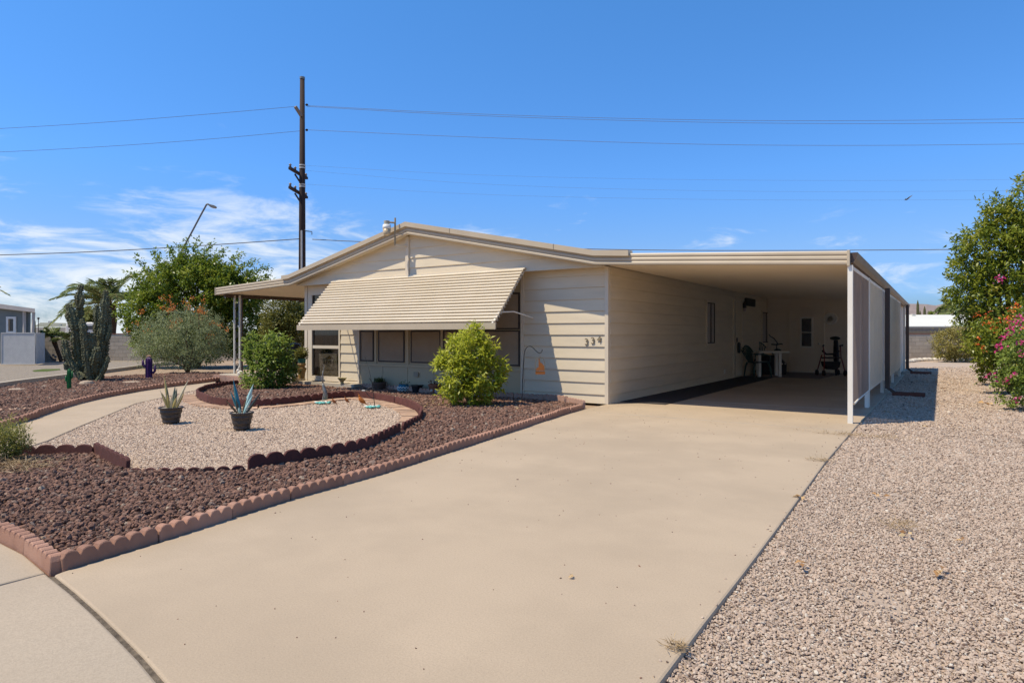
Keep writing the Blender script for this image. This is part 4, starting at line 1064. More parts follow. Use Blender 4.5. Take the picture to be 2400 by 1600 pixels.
# darker green bush by the walkway
b = G(632, 911); Zl = depth(b); t = thing('green_bush', 'mid green leafy bush at the left end of the lava bed', 'bush', b, 'shrubs')
lobes = [lob(630, 860, Zl, 52, 44), lob(605, 830, Zl, 30, 30), lob(645, 818, Zl, 34, 34), lob(620, 890, Zl, 58, 20), lob(665, 865, Zl, 26, 30), lob(650, 795, Zl, 20, 16), lob(590, 800, Zl, 16, 14)]
crown(t, lobes, 270, 18, .115, .095, .040, lf_green, 15, shell=.7, up=.15); limbs(t, b, [l[0] for l in lobes] + [at(x, 850, Zl) for x in (590, 620, 650)], .022, stem_g, name='stems', fork=.1)
m = MB(); pb = G(588, 908); m.tube([pb, pb+UP*.4+RIGHT*.05, pb+UP*.75-RIGHT*.05], .015, 6); m.build('stake', bark, t)
# spindly shrub at the left edge
b = G(18, 1082); Zl = depth(b); t = thing('wispy_shrub', 'wispy green shrub with dry straw at the left edge of the lava bed', 'shrub', b, 'shrubs')
lobes = [lob(18, 1040, Zl, 40, 34), lob(-10, 1030, Zl, 40, 40), lob(30, 1012, Zl, 26, 20), lob(42, 1050, Zl, 18, 18)]
crown(t, lobes, 330, 12, .05, .042, .008, MLEAF('wispy_leaf', [(0, (.16, .17, .03)), (.5, (.30, .30, .07)), (1, (.46, .42, .16))], trans=.35), 16, shell=.3, up=1.1, axis_len=.2)
rg_ = np.random.default_rng(3); n = 700; Q = np.array(G(30, 1098)) + rg_.normal(0, 1, (n, 3))*np.array([.22, .14, .012]); Q[:, 2] = np.abs(Q[:, 2])+.02
Dd = rg_.normal(size=(n, 3)); Dd[:, 2] = np.abs(Dd[:, 2])*.35
foliage('dry_straw', t, MLEAF('straw', [(0, (.20, .13, .06)), (1, (.46, .33, .17))], trans=.1), Q, Dd, .11, .005, rg_.random(n), rg_)
limbs(t, b, [l[0] for l in lobes], .012, stem_g, name='stems', fork=.1)
# the tall tree at the right edge
Zr = 15.0; b = G(2375, HOR+FOC*CAMH/Zr); t = thing('lemon_tree', 'tall glossy leaved tree at the right edge of the yard', 'tree', b, 'trees')
lobes = [lob(2345, 610, Zr, 92, 95), lob(2412, 515, Zr, 78, 75), lob(2300, 690, Zr, 70, 62), lob(2425, 690, Zr, 120, 140), lob(2285, 620, Zr, 42, 50), lob(2350, 520, Zr, 45, 40), lob(2300, 560, Zr, 42, 38), lob(2330, 760, Zr, 80, 50), lob(2480, 580, Zr, 90, 120)]
ex, eo = [], []
for px, py, dx, dy in ((2320, 505, -18, -25), (2280, 560, -30, -6), (2262, 625, -36, 6), (2255, 660, -20, -8), (2385, 445, 8, -30), (2340, 480, -8, -18), (2260, 585, -18, -14), (2258, 700, -14, 8), (2400, 430, 10, -12)):
    for k in range(3):
        f = k/2; ex.append(np.array(at(px+dx*f, py+dy*f, Zr+random.uniform(-.3, .3)))); o_ = np.array(at(px+dx, py+dy, Zr)-at(px, py, Zr)); eo.append(o_/np.linalg.norm(o_)*1.4)
crown(t, lobes, 1000, 24, .16, .115, .046, lf_right, 17, shell=.6, extra=(np.array(ex), np.array(eo)), up=-.05); limbs(t, b, [l[0] for l in lobes], .11, bark)
# orange flowering shrub below it
Zo = 13.2; b = G(2365, HOR+FOC*CAMH/Zo); t = thing('orange_shrub', 'shrub with orange red flower clusters below the right hand tree', 'shrub', b, 'shrubs')
lobes = [lob(2330, 800, Zo, 60, 50), lob(2390, 800, Zo, 75, 80), lob(2370, 860, Zo, 70, 45), lob(2315, 845, Zo, 30, 22)]
crown(t, lobes, 420, 20, .12, .08, .036, lf_right, 18, shell=.5); limbs(t, b, [l[0] for l in lobes], .03, bark, name='stems', fork=.15)
flowers(t, [at(x+random.uniform(-5, 5), y+random.uniform(-4, 4), Zo-.75) for x, y in ((2290, 742), (2320, 738), (2315, 758), (2305, 757), (2375, 715), (2380, 737), (2362, 745), (2358, 757), (2330, 772), (2296, 800), (2308, 816), (2372, 725), (2385, 720), (2366, 752), (2390, 762), (2388, 805))], 9, .04, .05, fl_red, 8)
# bougainvillea near the right edge
Zg = 10.4; b = G(2440, HOR+FOC*CAMH/Zg); t = thing('bougainvillea', 'bougainvillea with magenta flowers trailing over gravel at the right edge', 'shrub', b, 'shrubs')
lobes = [lob(2430, 840, Zg, 70, 80), lob(2395, 910, Zg, 50, 45), lob(2450, 920, Zg, 60, 60), lob(2375, 880, Zg, 36, 20), lob(2415, 800, Zg, 50, 45)]
crown(t, lobes, 430, 16, .10, .055, .034, lf_green, 19, shell=.45, up=-.1); limbs(t, b, [l[0] for l in lobes] + [at(2340, 885, Zg), at(2355, 900, Zg), at(2350, 850, Zg)], .02, bark, name='stems', fork=.2)
flowers(t, [at(x+random.uniform(-6, 6), y+random.uniform(-5, 5), Zg-.35) for x, y in ((2338, 818), (2352, 808), (2346, 814), (2370, 780), (2380, 770), (2366, 765), (2375, 755), (2390, 750), (2360, 790), (2386, 760), (2395, 745), (2398, 805), (2390, 832), (2382, 876), (2362, 890), (2328, 877), (2386, 935), (2392, 800), (2400, 770), (2350, 650), (2340, 655))], 9, .03, .045, fl_pink, 9)
# dry yellow bush against the right block wall
Zy = 28.5; b = G(2238, HOR+FOC*CAMH/Zy); t = thing('yellow_bush', 'rounded dry yellow green bush against the right block wall', 'bush', b, 'shrubs')
lobes = [lob(2238, 805, Zy, 46, 36), lob(2240, 785, Zy, 28, 16), lob(2220, 825, Zy, 26, 18), lob(2262, 822, Zy, 28, 20)]
crown(t, lobes, 420, 18, .16, .10, .035, lf_dry, 20, shell=.6); limbs(t, b, [l[0] for l in lobes], .04, bark, name='stems')
Zy = 29.5; b = G(2300, HOR+FOC*CAMH/Zy); t = thing('green_bush', 'low green shrub half hidden behind the orange flowers by the wall', 'bush', b, 'shrubs')
lobes = [lob(2300, 820, Zy, 26, 24)]; crown(t, lobes, 120, 16, .14, .09, .035, lf_green, 21); limbs(t, b, [l[0] for l in lobes], .04, bark, name='stems')

# ------------------------------------------------------------------ tall lumpy cactus
b = G(208, 893); Zk = depth(b); t = thing('column_cactus', 'tall lumpy multi stemmed column cactus in the left lava bed', 'cactus', b, 'cacti')
cact_m = M('cactus_skin', (.085, .10, .05), (.19, .20, .13), scale=30, rough=.8, bump=.9, bscale=45, stain=(.14, .12, .065), stain_scale=2.2, stain_amt=.5)
def column(path, r, seed, parent):
    rd = random.Random(seed); pts = resample(smoothpath([at(x, y, Zk+dz) for x, y, dz in path], 2), .032); k = len(pts); n = 28; m = MB()
    rr = r*.80*Zk/FOC; prev = None
    for i, p in enumerate(pts):
        d = (pts[min(i+1, k-1)]-pts[max(i-1, 0)]).normalized()
        a = Vector((1, 0, 0)) if prev is None else prev; a = (a-d*a.dot(d)).normalized(); prev = a; bb = d.cross(a)
        u = i/max(1, k-1); base = rr*(.9+.18*math.sin(i*.55+seed)); base *= min(1, .45+(1-u)*5)
        for j in range(n):
            th = 2*math.pi*j/n; lump = .92+.14*mnoise.noise(p*7+Vector((math.cos(th), math.sin(th), seed))*1.6) + .13*math.cos(7*th+.6*math.sin(i*.1)) + (.26*rd.random() if (math.cos(7*th) > .5 and (i+j//4) % 3 == 0) else 0)
            m.v.append(tuple(p+(a*math.cos(th)+bb*math.sin(th))*base*lump))
    for i in range(k-1):
        for j in range(n): m.f.append((i*n+j, i*n+(j+1) % n, (i+1)*n+(j+1) % n, (i+1)*n+j))
    m.f.append(tuple(range((k-1)*n, k*n)))
    for i in range(1, k, 2):
        p = pts[i]
        for j in range(7):
            if rd.random() < .8:
                th = 2*math.pi*(j+rd.uniform(-.2, .2))/7; u = i/max(1, k-1); q = p+Vector((math.cos(th), math.sin(th), rd.uniform(-.2, .2)))*rr*1.08*min(1, .5+(1-u)*4)
                m.ball(q, rr*rd.uniform(.14, .30), 6, 4, (1, 1, 1.1))
    return m.build('stem', cact_m, parent)
for i, (pth, r) in enumerate([
    ([(200,893,0),(184,850,.05),(178,800,0),(172,745,0),(161,715,0)], 12), ([(206,893,.2),(192,825,.3),(187,760,.3),(184,700,.3),(190,667,.3)], 10.5),
    ([(212,893,-.2),(203,845,-.3),(200,790,-.3),(192,747,-.3)], 9.5), ([(216,893,-.1),(213,830,-.2),(214,780,-.2)], 12),
    ([(224,893,.1),(232,840,.1),(240,780,.1),(245,720,.1),(248,680,.1)], 10.5), ([(232,893,.3),(243,850,.3),(248,800,.3),(256,722,.3)], 9),
    ([(196,888,-.2),(170,862,-.2),(156,830,-.2),(151,795,-.2)], 10), ([(228,893,-.3),(243,868,-.3),(251,850,-.3),(254,836,-.3)], 6.5),
    ([(226,830,.2),(226,780,.2),(227,745,.2),(228,714,.2)], 9), ([(183,730,.3),(192,712,.2),(195,694,.2)], 6),
    ([(162,860,-.25),(155,868,-.3),(154,850,-.3)], 5), ([(248,800,.1),(258,780,.1),(259,760,.1)], 6), ([(172,770,0),(160,752,0),(156,735,0)], 6), ([(222,893,0),(222,850,-.3),(228,815,-.35)], 11)]):
    column(pth, r, i+1, t)
# painted metal cactus ornaments
def rib_cactus(t, base, h, r, mat, name='stem', top=True, n=20, ribs=8):
    m = MB(); k = 10; pts = []
    for i in range(k+1):
        u = i/k; rad = r*(1 if u < .8 else math.sqrt(max(.02, 1-((u-.8)/.2)**2)))
        for j in range(n):
            th = 2*math.pi*j/n; q = rad*(1+.18*math.cos(ribs*th/1.0)); m.v.append((base[0]+q*math.cos(th), base[1]+q*math.sin(th), base[2]+h*u))
    for i in range(k):
        for j in range(n): m.f.append((i*n+j, i*n+(j+1) % n, (i+1)*n+(j+1) % n, (i+1)*n+j))
    m.f.append(tuple(range(k*n, (k+1)*n))); m.f.append(tuple(range(n))[::-1]); return m.build(name, mat, t)
gm_ = M('painted_green', (.012, .16, .035), (.01, .10, .025), scale=20, rough=.4); pm_ = M('painted_purple', (.075, .022, .13), (.05, .015, .09), scale=15, rough=.5)
b = G(162, 913); k = depth(b)/FOC; t = thing('metal_cactus', 'small painted green metal cactus ornament in the left lava bed', 'ornament', b, 'cactus ornaments')
rib_cactus(t, b, 50*k, 4.2*k, gm_)
for sx, z0_, z1_ in ((-1, 20, 33), (1, 28, 44)):
    m = MB(); m.tube([b+UP*z0_*k, b+RIGHT*sx*6*k+UP*z0_*k, b+RIGHT*sx*7.5*k+UP*(z0_+3)*k, b+RIGHT*sx*7.5*k+UP*z1_*k], [2*k, 2.2*k, 2.2*k, 1.2*k], 8); m.build('arm', gm_, t, smooth=True)
m = MB().lathe([(9*k, 0), (8*k, 2*k), (3*k, 3*k)], b, 12); m.build('base', dark_m, t)
b = G(349, 887); k = depth(b)/FOC; t = thing('metal_cactus', 'purple painted cactus ornament with two arms beside the feathery bush', 'ornament', b, 'cactus ornaments')
rib_cactus(t, b, 52*k, 7*k, pm_)
for sx, z0_, z1_ in ((-1, 30, 44), (1, 14, 32)):
    m = MB(); m.tube([b+UP*z0_*k, b+RIGHT*sx*11*k+UP*z0_*k, b+RIGHT*sx*14*k+UP*(z0_+4)*k, b+RIGHT*sx*14*k+UP*z1_*k], [3*k, 3*k, 3*k, 2*k], 8); m.build('arm', pm_, t, smooth=True)
m = MB(); [m.ball(b+UP*53*k+RIGHT*dx*k, 2.2*k, 8, 6, (1.3, 1.3, .7)) for dx in (-3, 0, 3)]; m.build('blossom', M('blossom', (.5, .3, .22)), t)

# ------------------------------------------------------------------ palms
palm_leaf = MLEAF('palm_leaf', [(0, (.09, .125, .04)), (.5, (.20, .25, .08)), (1, (.38, .40, .17))], trans=.25, rough=.4)
def frond(parent, base, az_dir, elev, length, droop, leaflet, seed, mat=None, nl=46, wid=.03):
    rg = np.random.default_rng(seed); h = np.array([math.cos(az_dir), math.sin(az_dir), 0]); base = np.array(base)
    ts = np.linspace(.0, 1, 24); pts = [base + h*length*(math.cos(elev)*t_) + np.array([0, 0, 1])*(length*(math.sin(elev)*t_ - droop*t_*t_)) for t_ in ts]
    P_, D_, R_n, L = [], [], [], []
    sd = np.cross(h, [0, 0, 1])
    for i in range(nl):
        t_ = .12+.88*i/nl; j = min(int(t_*23), 22); f = t_*23-j; p = pts[j]*(1-f)+pts[j+1]*f; tg = pts[j+1]-pts[j]; tg /= np.linalg.norm(tg)
        for s in (-1, 1):
            P_.append(p); D_.append(tg*.75+sd*s*.75+np.array([0, 0, .25 - .35*t_])+rg.normal(0, .10, 3)); L.append(leaflet*(.55+.9*math.sin(math.pi*min(1, t_*.9+.12)))); R_n.append(rg.normal(.5, .2))
    o = foliage('frond', parent, mat or palm_leaf, np.array(P_), np.array(D_), np.array(L), wid, np.array(R_n), rg, fold=.1)
    m = MB(); m.tube([Vector(p) for p in pts[::3]], [.018*length/2.5*(1-.8*i/8)+.004 for i in range(len(pts[::3]))], 5); m.build('rachis', M('rachis', (.19, .17, .07), (.15, .13, .05)), o)
    return o
def palm(name, label, px, py, Z, length, n, trunk_px, tr_w, seed, leaflet, tilt=0, kk=1.0, wid=.045):
    c = at(px, py, Z); b = c.copy(); b.z = 0; b += RIGHT*tilt
    t = thing(name, label, 'palm tree', b, 'palms'); rd = random.Random(seed)
    pts = [b.lerp(c, u) for u in (0, .25, .5, .75, 1.0)]
    m = MB(); rr = tr_w*Z/FOC/2; m.tube(pts, [rr*1.05, rr*.9, rr*.95, rr*1.15, rr*.9], 12); m.build('trunk', M('palm_trunk', (.12, .065, .04), (.06, .035, .022), scale=22, rough=.95, bump=1, bscale=25), t)
    for i in range(n):
        frond(t, c, 2*math.pi*i/n+rd.uniform(-.3, .3), rd.uniform(.15, 1.25), length*rd.uniform(.8, 1.1), rd.uniform(.45, .8)*kk, leaflet, seed*50+i, wid=wid)
    return t
palm('date_palm', 'date palm with arching fronds behind the tall cactus and wall', 258, 716, 36, 3.5, 26, None, 26, 1, .5, wid=.07)
palm('date_palm', 'feathery palm rising behind the white roof at the right', 2243, 742, 62, 3.6, 18, None, 16, 2, .6, wid=.11)
palm('fan_palm', 'small thin palm top above the right mountain ridge', 2224, 712, 80, .9, 12, None, 4, 3, .3)
palm('small_palm', 'small leaning dark trunked palm beside the white lattice', 122, 787, 28.8, .55, 12, None, 9, 4, .22, tilt=.42, kk=.5)
palm('small_palm', 'second small palm half hidden behind the tall cactus', 152, 797, 28.5, .5, 10, None, 8, 5, .2, tilt=.05, kk=.5)
t = thing('date_palm', 'palm frond tip poking in above the grey house at left', 'palm tree', at(-75, HOR+FOC*CAMH/34, 34), 'palms')
c = at(-70, 676, 34); m = MB(); m.tube([Vector((c.x, c.y, 0)), c], .16, 10); m.build('trunk', 'palm_trunk', t)
for i in range(14): frond(t, c, i*.45, .35+.3*(i % 3), 1.75, .5, .3, 900+i)

# ------------------------------------------------------------------ pots
pot_blk = M('pot_charcoal', (.032, .027, .025), (.05, .042, .038), scale=9, rough=.45, spec=.45, bump=.15, bscale=30, stretch=(1, 1, 6))
soil = M('potting_stone', (.42, .38, .32), (.3, .27, .22), scale=60, rough=1)
def ring_pot(t, b, r, h, mat):
    pr = []
    for i in range(11):
        u = i/10; rr = r*(.66+.30*u+.03*math.sin(u*math.pi*6)); pr.append((rr, h*.90*u))
    pr += [(r*1.0, h*.905), (r*1.04, h*.93), (r*1.04, h*.985), (r*1.0, h), (r*.93, h), (r*.91, h*.94)]
    MB().lathe(pr, b, 32).build('pot', mat, t, smooth=False)
    MB().lathe([(r*.3, h*.93), (r*.92, h*.945)], b, 24).build('soil', soil, t)
def blade(t, base, tip, w, mat, keel=.35, name='leaf', bend=0.0):
    base, tip = Vector(base), Vector(tip); d = tip-base; s = d.cross(FWD).normalized(); n_ = s.cross(d).normalized(); m = MB(); K = 8
    for i in range(K+1):
        u = i/K; c = base+d*u + n_*bend*math.sin(u*math.pi); ww = w*(.55+.75*u*(1-u)*2.2)*(1-u**3) if u < 1 else .001
        m.v += [tuple(c-s*ww/2), tuple(c+n_*ww*keel*-1), tuple(c+s*ww/2), tuple(c+n_*.004-n_*ww*keel)]
    for i in range(K):
        a, b_ = 4*i, 4*i+4; m.f += [(a, a+1, b_+1, b_), (a+1, a+2, b_+2, b_+1), (a+2, a+3, b_+3, b_+2), (a+3, a, b_, b_+3)]
    return m.build(name, mat, t, smooth=False)
def strip_mat(name, mid, edge, f0=.35, f1=.5):
    return M(name, mid, edge, scale=30, rough=.4, spec=.4)
b = G(401, 990); Zp = depth(b); k = Zp/FOC
t = thing('potted_sansevieria', 'charcoal ribbed pot with yellow edged sword leaves on the gravel', 'potted plant', b, 'pots on the gravel')
ring_pot(t, b, 26*k, 37*k, pot_blk)
ym = M('blade_yellow', (.42, .36, .15), (.34, .29, .11), scale=12, rough=.4); gmm = M('blade_grey', (.13, .15, .11), (.09, .11, .08), scale=14, rough=.4); wm = M('blade_pale', (.56, .53, .40), (.46, .42, .28), scale=12, rough=.4)
top = 36
for (bx, tx, ty, w, mm, dy) in ((-6, -20, 110, 7, ym, .02), (-8, -26, 76, 4, gmm, 0), (-3, -5, 80, 8, gmm, -.03), (2, 4, 87, 8, gmm, .03), (0, 0, 70, 7, ym, -.05), (6, 14, 82, 7, gmm, 0), (8, 20, 62, 6, ym, -.04), (8, 42, 103, 6, wm, 0), (-2, -12, 72, 6, ym, -.05), (4, 10, 66, 6, wm, -.05), (10, 26, 70, 5, ym, .03), (-7, -14, 62, 5, wm, .03)):
    blade(t, b+RIGHT*bx*k+UP*(top-3)*k+FWD*dy, b+RIGHT*tx*k+UP*ty*k+FWD*dy*2, w*k*1.25, mm)
b = G(567, 1005); Zp = depth(b); k = Zp/FOC
t = thing('potted_metal_agave', 'charcoal ribbed pot with turquoise metal agave blades on the gravel', 'potted plant', b, 'pots on the gravel')
ring_pot(t, b, 26*k, 40*k, pot_blk)
tq = M('blade_teal', (.05, .22, .28), (.03, .14, .19), scale=12, rough=.3, metal=.3); tl = M('blade_aqua', (.42, .60, .62), (.25, .48, .54), scale=9, rough=.3); td = M('blade_dark', (.05, .065, .07), (.03, .04, .045), scale=12, rough=.35, metal=.3); tb = M('blade_bronze', (.20, .13, .07), (.12, .08, .05), rough=.4, metal=.4)
for (bx, tx, ty, w, mm, dy) in ((-5, -21, 119, 9, tq, 0), (6, 30, 107, 10, tl, -.02), (-8, -31, 89, 6, tq, .02), (9, 41, 87, 6, td, .03), (-3, -6, 72, 6, td, -.05), (2, 8, 70, 7, tb, .04), (8, 34, 84, 6, tl, -.05), (-8, -32, 70, 5, tb, -.04), (0, 2, 54, 7, tl, -.06), (4, 14, 74, 6, tb, -.02), (-6, -18, 82, 7, td, .04)):
    blade(t, b+RIGHT*bx*k+UP*38*k+FWD*dy, b+RIGHT*tx*k+UP*ty*k+FWD*dy*2, w*k*1.25, mm)
# pots along the house wall
def wall_pos(px, py, y=9.98): 
    d = ray(px, py); t_ = y/d.y; return Vector((d.x*t_, y, 0))
grass_l = MLEAF('pot_grass', [(0, (.03, .05, .01)), (1, (.12, .15, .03))])
p = wall_pos(889, 900); kz = depth(p)/FOC
t = thing('planter_pot', 'wide plum brown pot of grassy plants left of the blue pot', 'potted plant', p, 'pots along the house')
MB().lathe([(11*kz, 0), (15.5*kz, 14*kz), (16.5*kz, 17*kz), (16.5*kz, 20*kz), (14.5*kz, 20*kz), (14*kz, 17*kz)], p, 24).build('pot', M('pot_plum', (.12, .075, .06), (.09, .055, .045), rough=.6), t)
rg_ = np.random.default_rng(8); n = 160; Q = np.array(p)+np.array([0, 0, 18*kz])+rg_.normal(0, .045, (n, 3))*[1.2, 1, .1]; Dd = rg_.normal(0, .35, (n, 3)); Dd[:, 2] = 1
foliage('grass_tuft', t, grass_l, Q, Dd, rg_.uniform(.07, .16, n), .012, rg_.random(n), rg_)
p = wall_pos(946, 908); t = thing('painted_pot', 'round blue pot with white zigzag bands against the house', 'potted plant', p, 'pots along the house')
pr = [(9*kz, 0), (13*kz, 5*kz), (14*kz, 9*kz), (12.5*kz, 14*kz), (10.5*kz, 17*kz), (11.5*kz, 18*kz), (9*kz, 18*kz)]
MB().lathe(pr, p, 32).build('pot', M('pot_blue', (.02, .16, .27), (.015, .11, .2), rough=.3), t)
zz = MB()
for row, (z0_, amp) in enumerate(((4.5, 2.0), (10, 2.4))):
    pts = []
    for j in range(49):
        a_ = 2*math.pi*j/48; z_ = z0_ + (amp if j % 4 in (1, 2) else -amp*.4) ; u = z_; rr = np.interp(u, [q_[1]/kz for q_ in pr[:6]], [q_[0] for q_ in pr[:6]])+.002
        pts.append((p.x+rr*math.cos(a_), p.y+rr*math.sin(a_), z_*kz))
    zz.tube(pts, 1.1*kz, 5)
zz.build('zigzag_band', white_m, t)
flowers(t, [p+UP*20*kz+RIGHT*dx for dx in (-.05, 0, .05)], 10, .03, .03, lf_olive, 31, name='seedlings')
p = wall_pos(978, 910); t = thing('planter_pot', 'small black square pot between the blue and terracotta pots', 'potted plant', p, 'pots along the house')
MB().lathe([(8*kz, 0), (10*kz, 15*kz), (11*kz, 15*kz), (11*kz, 18*kz), (9.5*kz, 18*kz)], p, 24, sq=6).build('pot', M('pot_black', (.008, .01, .016), rough=.4), t)
MB().obox(p+UP*10*kz-FWD*9.6*kz, RIGHT*.6*kz, FWD*.4*kz, UP*3*kz).build('label_tag', white_m, t)
p = wall_pos(1019, 914); t = thing('planter_pot', 'terracotta pot with white snowflake shapes beside the lime bush', 'potted plant', p, 'pots along the house')
MB().lathe([(9*kz, 0), (13*kz, 17*kz), (14.5*kz, 17*kz), (14.5*kz, 22*kz), (12.5*kz, 22*kz)], p, 24).build('pot', M('pot_terracotta', (.28, .11, .06), (.22, .085, .05), rough=.8), t)
sm = MB()
for dx in (-6, 4):
    c = p + RIGHT*dx*kz - FWD*11.8*kz + UP*9*kz
    for j in range(3): a_ = j*math.pi/3; sm.bar(c-RIGHT*3*kz*math.cos(a_)-UP*3*kz*math.sin(a_), c+RIGHT*3*kz*math.cos(a_)+UP*3*kz*math.sin(a_), .9*kz, 1.2*kz)
sm.build('snowflake_motif', white_m, t)
flowers(t, [p+UP*24*kz+RIGHT*dx for dx in (-.06, 0, .06)], 14, .035, .04, MLEAF('withered', [(0, (.12, .06, .03)), (1, (.25, .14, .06))]), 32, name='withered_plant')
# bowl on a foot
p = onY(802, 898, 9.96); p.z = .095; kz = depth(p)/FOC
t = thing('footed_bowl', 'small yellowish footed bowl on the slab below the for sale window', 'bowl', p)
MB().lathe([(5*kz, 0), (4*kz, 2*kz), (3*kz, 4*kz), (7*kz, 8*kz), (10.5*kz, 13*kz), (11*kz, 14*kz), (9.5*kz, 13.2*kz), (5*kz, 9.5*kz)], p, 28).build('bowl', M('bowl_glaze', (.33, .30, .15), (.26, .23, .11), scale=8, rough=.45), t, smooth=False)
# urn stack and rabbits on the porch slab
p = G(707, 887, .17); kz = depth(p)/FOC; t = thing('stacked_urn', 'yellow ochre urn with leafy plant at the porch corner', 'urn', p)
MB().lathe([(7*kz, 0), (8*kz, 12*kz), (10*kz, 20*kz), (11*kz, 22*kz), (11*kz, 25*kz), (8*kz, 26*kz), (7*kz, 28*kz), (10*kz, 33*kz), (8*kz, 37*kz)], p, 20).build('urn', M('ochre_glaze', (.42, .27, .09), (.33, .20, .07), scale=10, rough=.5), t)
MB().lathe([(8.5*kz, 37.2*kz), (9.5*kz, 46*kz), (10*kz, 47*kz), (7*kz, 47*kz)], p, 20).build('teal_pot', M('teal_glaze', (.05, .19, .15), rough=.35), t)
crown(t, [lob(705, 828, depth(p), 13, 12)], 40, 16, .05, .06, .03, lf_olive, 33, name='plant')
white_st = M('statue_white', (.72, .70, .66), (.6, .58, .54), scale=10, rough=.8)
def rabbit(p, kz, label, s=1):
    t = thing('rabbit_statue', label, 'statue', p, 'rabbit statues')
    m = MB(); m.ball(p+UP*6*kz*s, 7*kz*s, 14, 10, (1.25, .8, .9)); m.ball(p+UP*12*kz*s-RIGHT*5*kz*s, 4*kz*s, 12, 8, (1.15, .85, 1)); m.build('body', white_st, t, smooth=True)
    for d_ in (-.5, 1.2): MB().tube([p+UP*14*kz*s-RIGHT*4*kz*s+FWD*d_*kz, p+UP*19*kz*s-RIGHT*(3-d_)*kz*s+FWD*d_*kz, p+UP*22*kz*s-RIGHT*(2.5-d_*1.5)*kz*s], [1.2*kz*s, 1.5*kz*s, .4*kz*s], 8).build('ear', white_st, t, smooth=True)
    MB().ball(p+UP*4*kz*s+RIGHT*8.5*kz*s, 2*kz*s, 8, 6).build('tail', white_st, t, smooth=True)
p = G(694, 886, .17); rabbit(p, depth(p)/FOC, 'white rabbit statue on the porch ledge beside the ochre urn')
p = G(563, 880, .17); rabbit(p, depth(p)/FOC, 'white rabbit statue left of the green bush by the porch post', 1.0)
# barbecue and patio clutter behind the bush
p = G(690, 872, .17); kz = depth(p)/FOC; t = thing('barbecue', 'dark covered barbecue standing on the shaded porch', 'barbecue', p)
MB().lathe([(10*kz, 40*kz), (16*kz, 44*kz), (18*kz, 55*kz), (12*kz, 66*kz), (2*kz, 69*kz)], p, 16).build('lid', dark_m, t); m = MB().box(p.x-.22, p.x+.22, p.y-.18, p.y+.18, .2, .70); m.build('cart', M('cart_dark', (.03, .035, .03)), t)
p = G(640, 868, .17); t = thing('water_pot', 'round dark blue pot behind the green bush under the porch', 'pot', p)
MB().lathe([(.12, 0), (.22, .25), (.24, .75), (.14, .95), (.17, 1.0)], p, 20).build('pot', M('navy', (.03, .04, .07), rough=.3), t, smooth=True)

# ------------------------------------------------------------------ metal garden birds and quails
rust = M('rust', (.30, .105, .03), (.18, .06, .022), scale=25, rough=.85, bump=.3, bscale=80)
rust2 = M('rust_orange', (.45, .155, .025), (.25, .075, .02), scale=18, rough=.8)
steel = M('weathered_steel', (.16, .165, .165), (.26, .27, .27), scale=16, rough=.5, metal=.5)
base_stone = M('turquoise_stone', (.17, .50, .46), (.10, .40, .38), scale=7, rough=.6); base_white = M('white_stone', (.72, .74, .72), (.6, .66, .64), scale=7, rough=.6)
def stone_base(t, b, k, seed):
    rd = random.Random(seed)
    for i in range(13):
        a_ = 2.39996*i; r_ = 4.6*k*math.sqrt(i)*1.02; m = MB()
        m.ball((b.x+r_*math.cos(a_), b.y+r_*math.sin(a_), rd.uniform(1.0, 2.2)*k), 5.2*k, 9, 6, (rd.uniform(.8, 1.2), rd.uniform(.7, 1), .45)); m.build('stone', base_stone if i % 3 else base_white, t, smooth=True)
b = G(757, 944.5); k = depth(b)/FOC
t = thing('bird_sculpture', 'slender grey metal bird sculpture on turquoise stones, head up', 'sculpture', b, 'metal bird sculptures'); stone_base(t, b, k, 1)
for dx in (-1.5, 1.8): MB().tube([b+RIGHT*dx*k, b+RIGHT*(dx+1)*k+UP*12*k, b+RIGHT*(dx*.6+3)*k+UP*26*k], .8*k, 6).build('leg', M('leg_pale', (.5, .52, .52), metal=.4, rough=.4), t)
MB().tube([b+RIGHT*9*k+UP*8*k, b+RIGHT*7*k+UP*18*k, b+RIGHT*4*k+UP*30*k, b+RIGHT*1*k+UP*40*k, b+UP*47*k], [2.2*k, 4.4*k, 4.8*k, 3.2*k, 1.8*k], 10).build('body', steel, t, smooth=True)
MB().tube([b+UP*45*k, b-RIGHT*1.5*k+UP*58*k, b-RIGHT*.5*k+UP*68*k, b+RIGHT*.5*k+UP*76*k], [1.9*k, 1.6*k, 1.3*k, 1.2*k], 8).build('neck', steel, t, smooth=True)
MB().tube([b+UP*75*k+RIGHT*.5*k, b+UP*86*k+RIGHT*3*k, b+UP*90*k+RIGHT*1*k], [1.3*k, .9*k, .2*k], 6).build('beak', steel, t)
MB().tube([b+UP*72*k, b+UP*62*k-RIGHT*6*k, b+UP*85*k-RIGHT*3*k, b+UP*90*k-RIGHT*1*k], .35*k, 5).build('wire', dark_m, t)
b = G(874, 954); k = depth(b)/FOC
t = thing('bird_sculpture', 'thin branching dark metal bird sculpture on turquoise stones at right', 'sculpture', b, 'metal bird sculptures'); stone_base(t, b, k, 2)
MB().tube([b+RIGHT*5*k, b+RIGHT*3*k+UP*14*k, b+RIGHT*1*k+UP*30*k, b-RIGHT*1*k+UP*48*k, b-RIGHT*3*k+UP*60*k, b-RIGHT*9*k+UP*68*k], [.95*k, .9*k, .9*k, .8*k, .7*k, .5*k], 6).build('main_stem', dark_m, t)
MB().tube([b+RIGHT*2*k+UP*20*k, b-RIGHT*10*k+UP*27*k, b-RIGHT*18*k+UP*38*k, b-RIGHT*12*k+UP*44*k, b-RIGHT*2*k+UP*48*k], [.9*k, .8*k, .8*k, .7*k, .6*k], 6).build('loop_branch', dark_m, t)
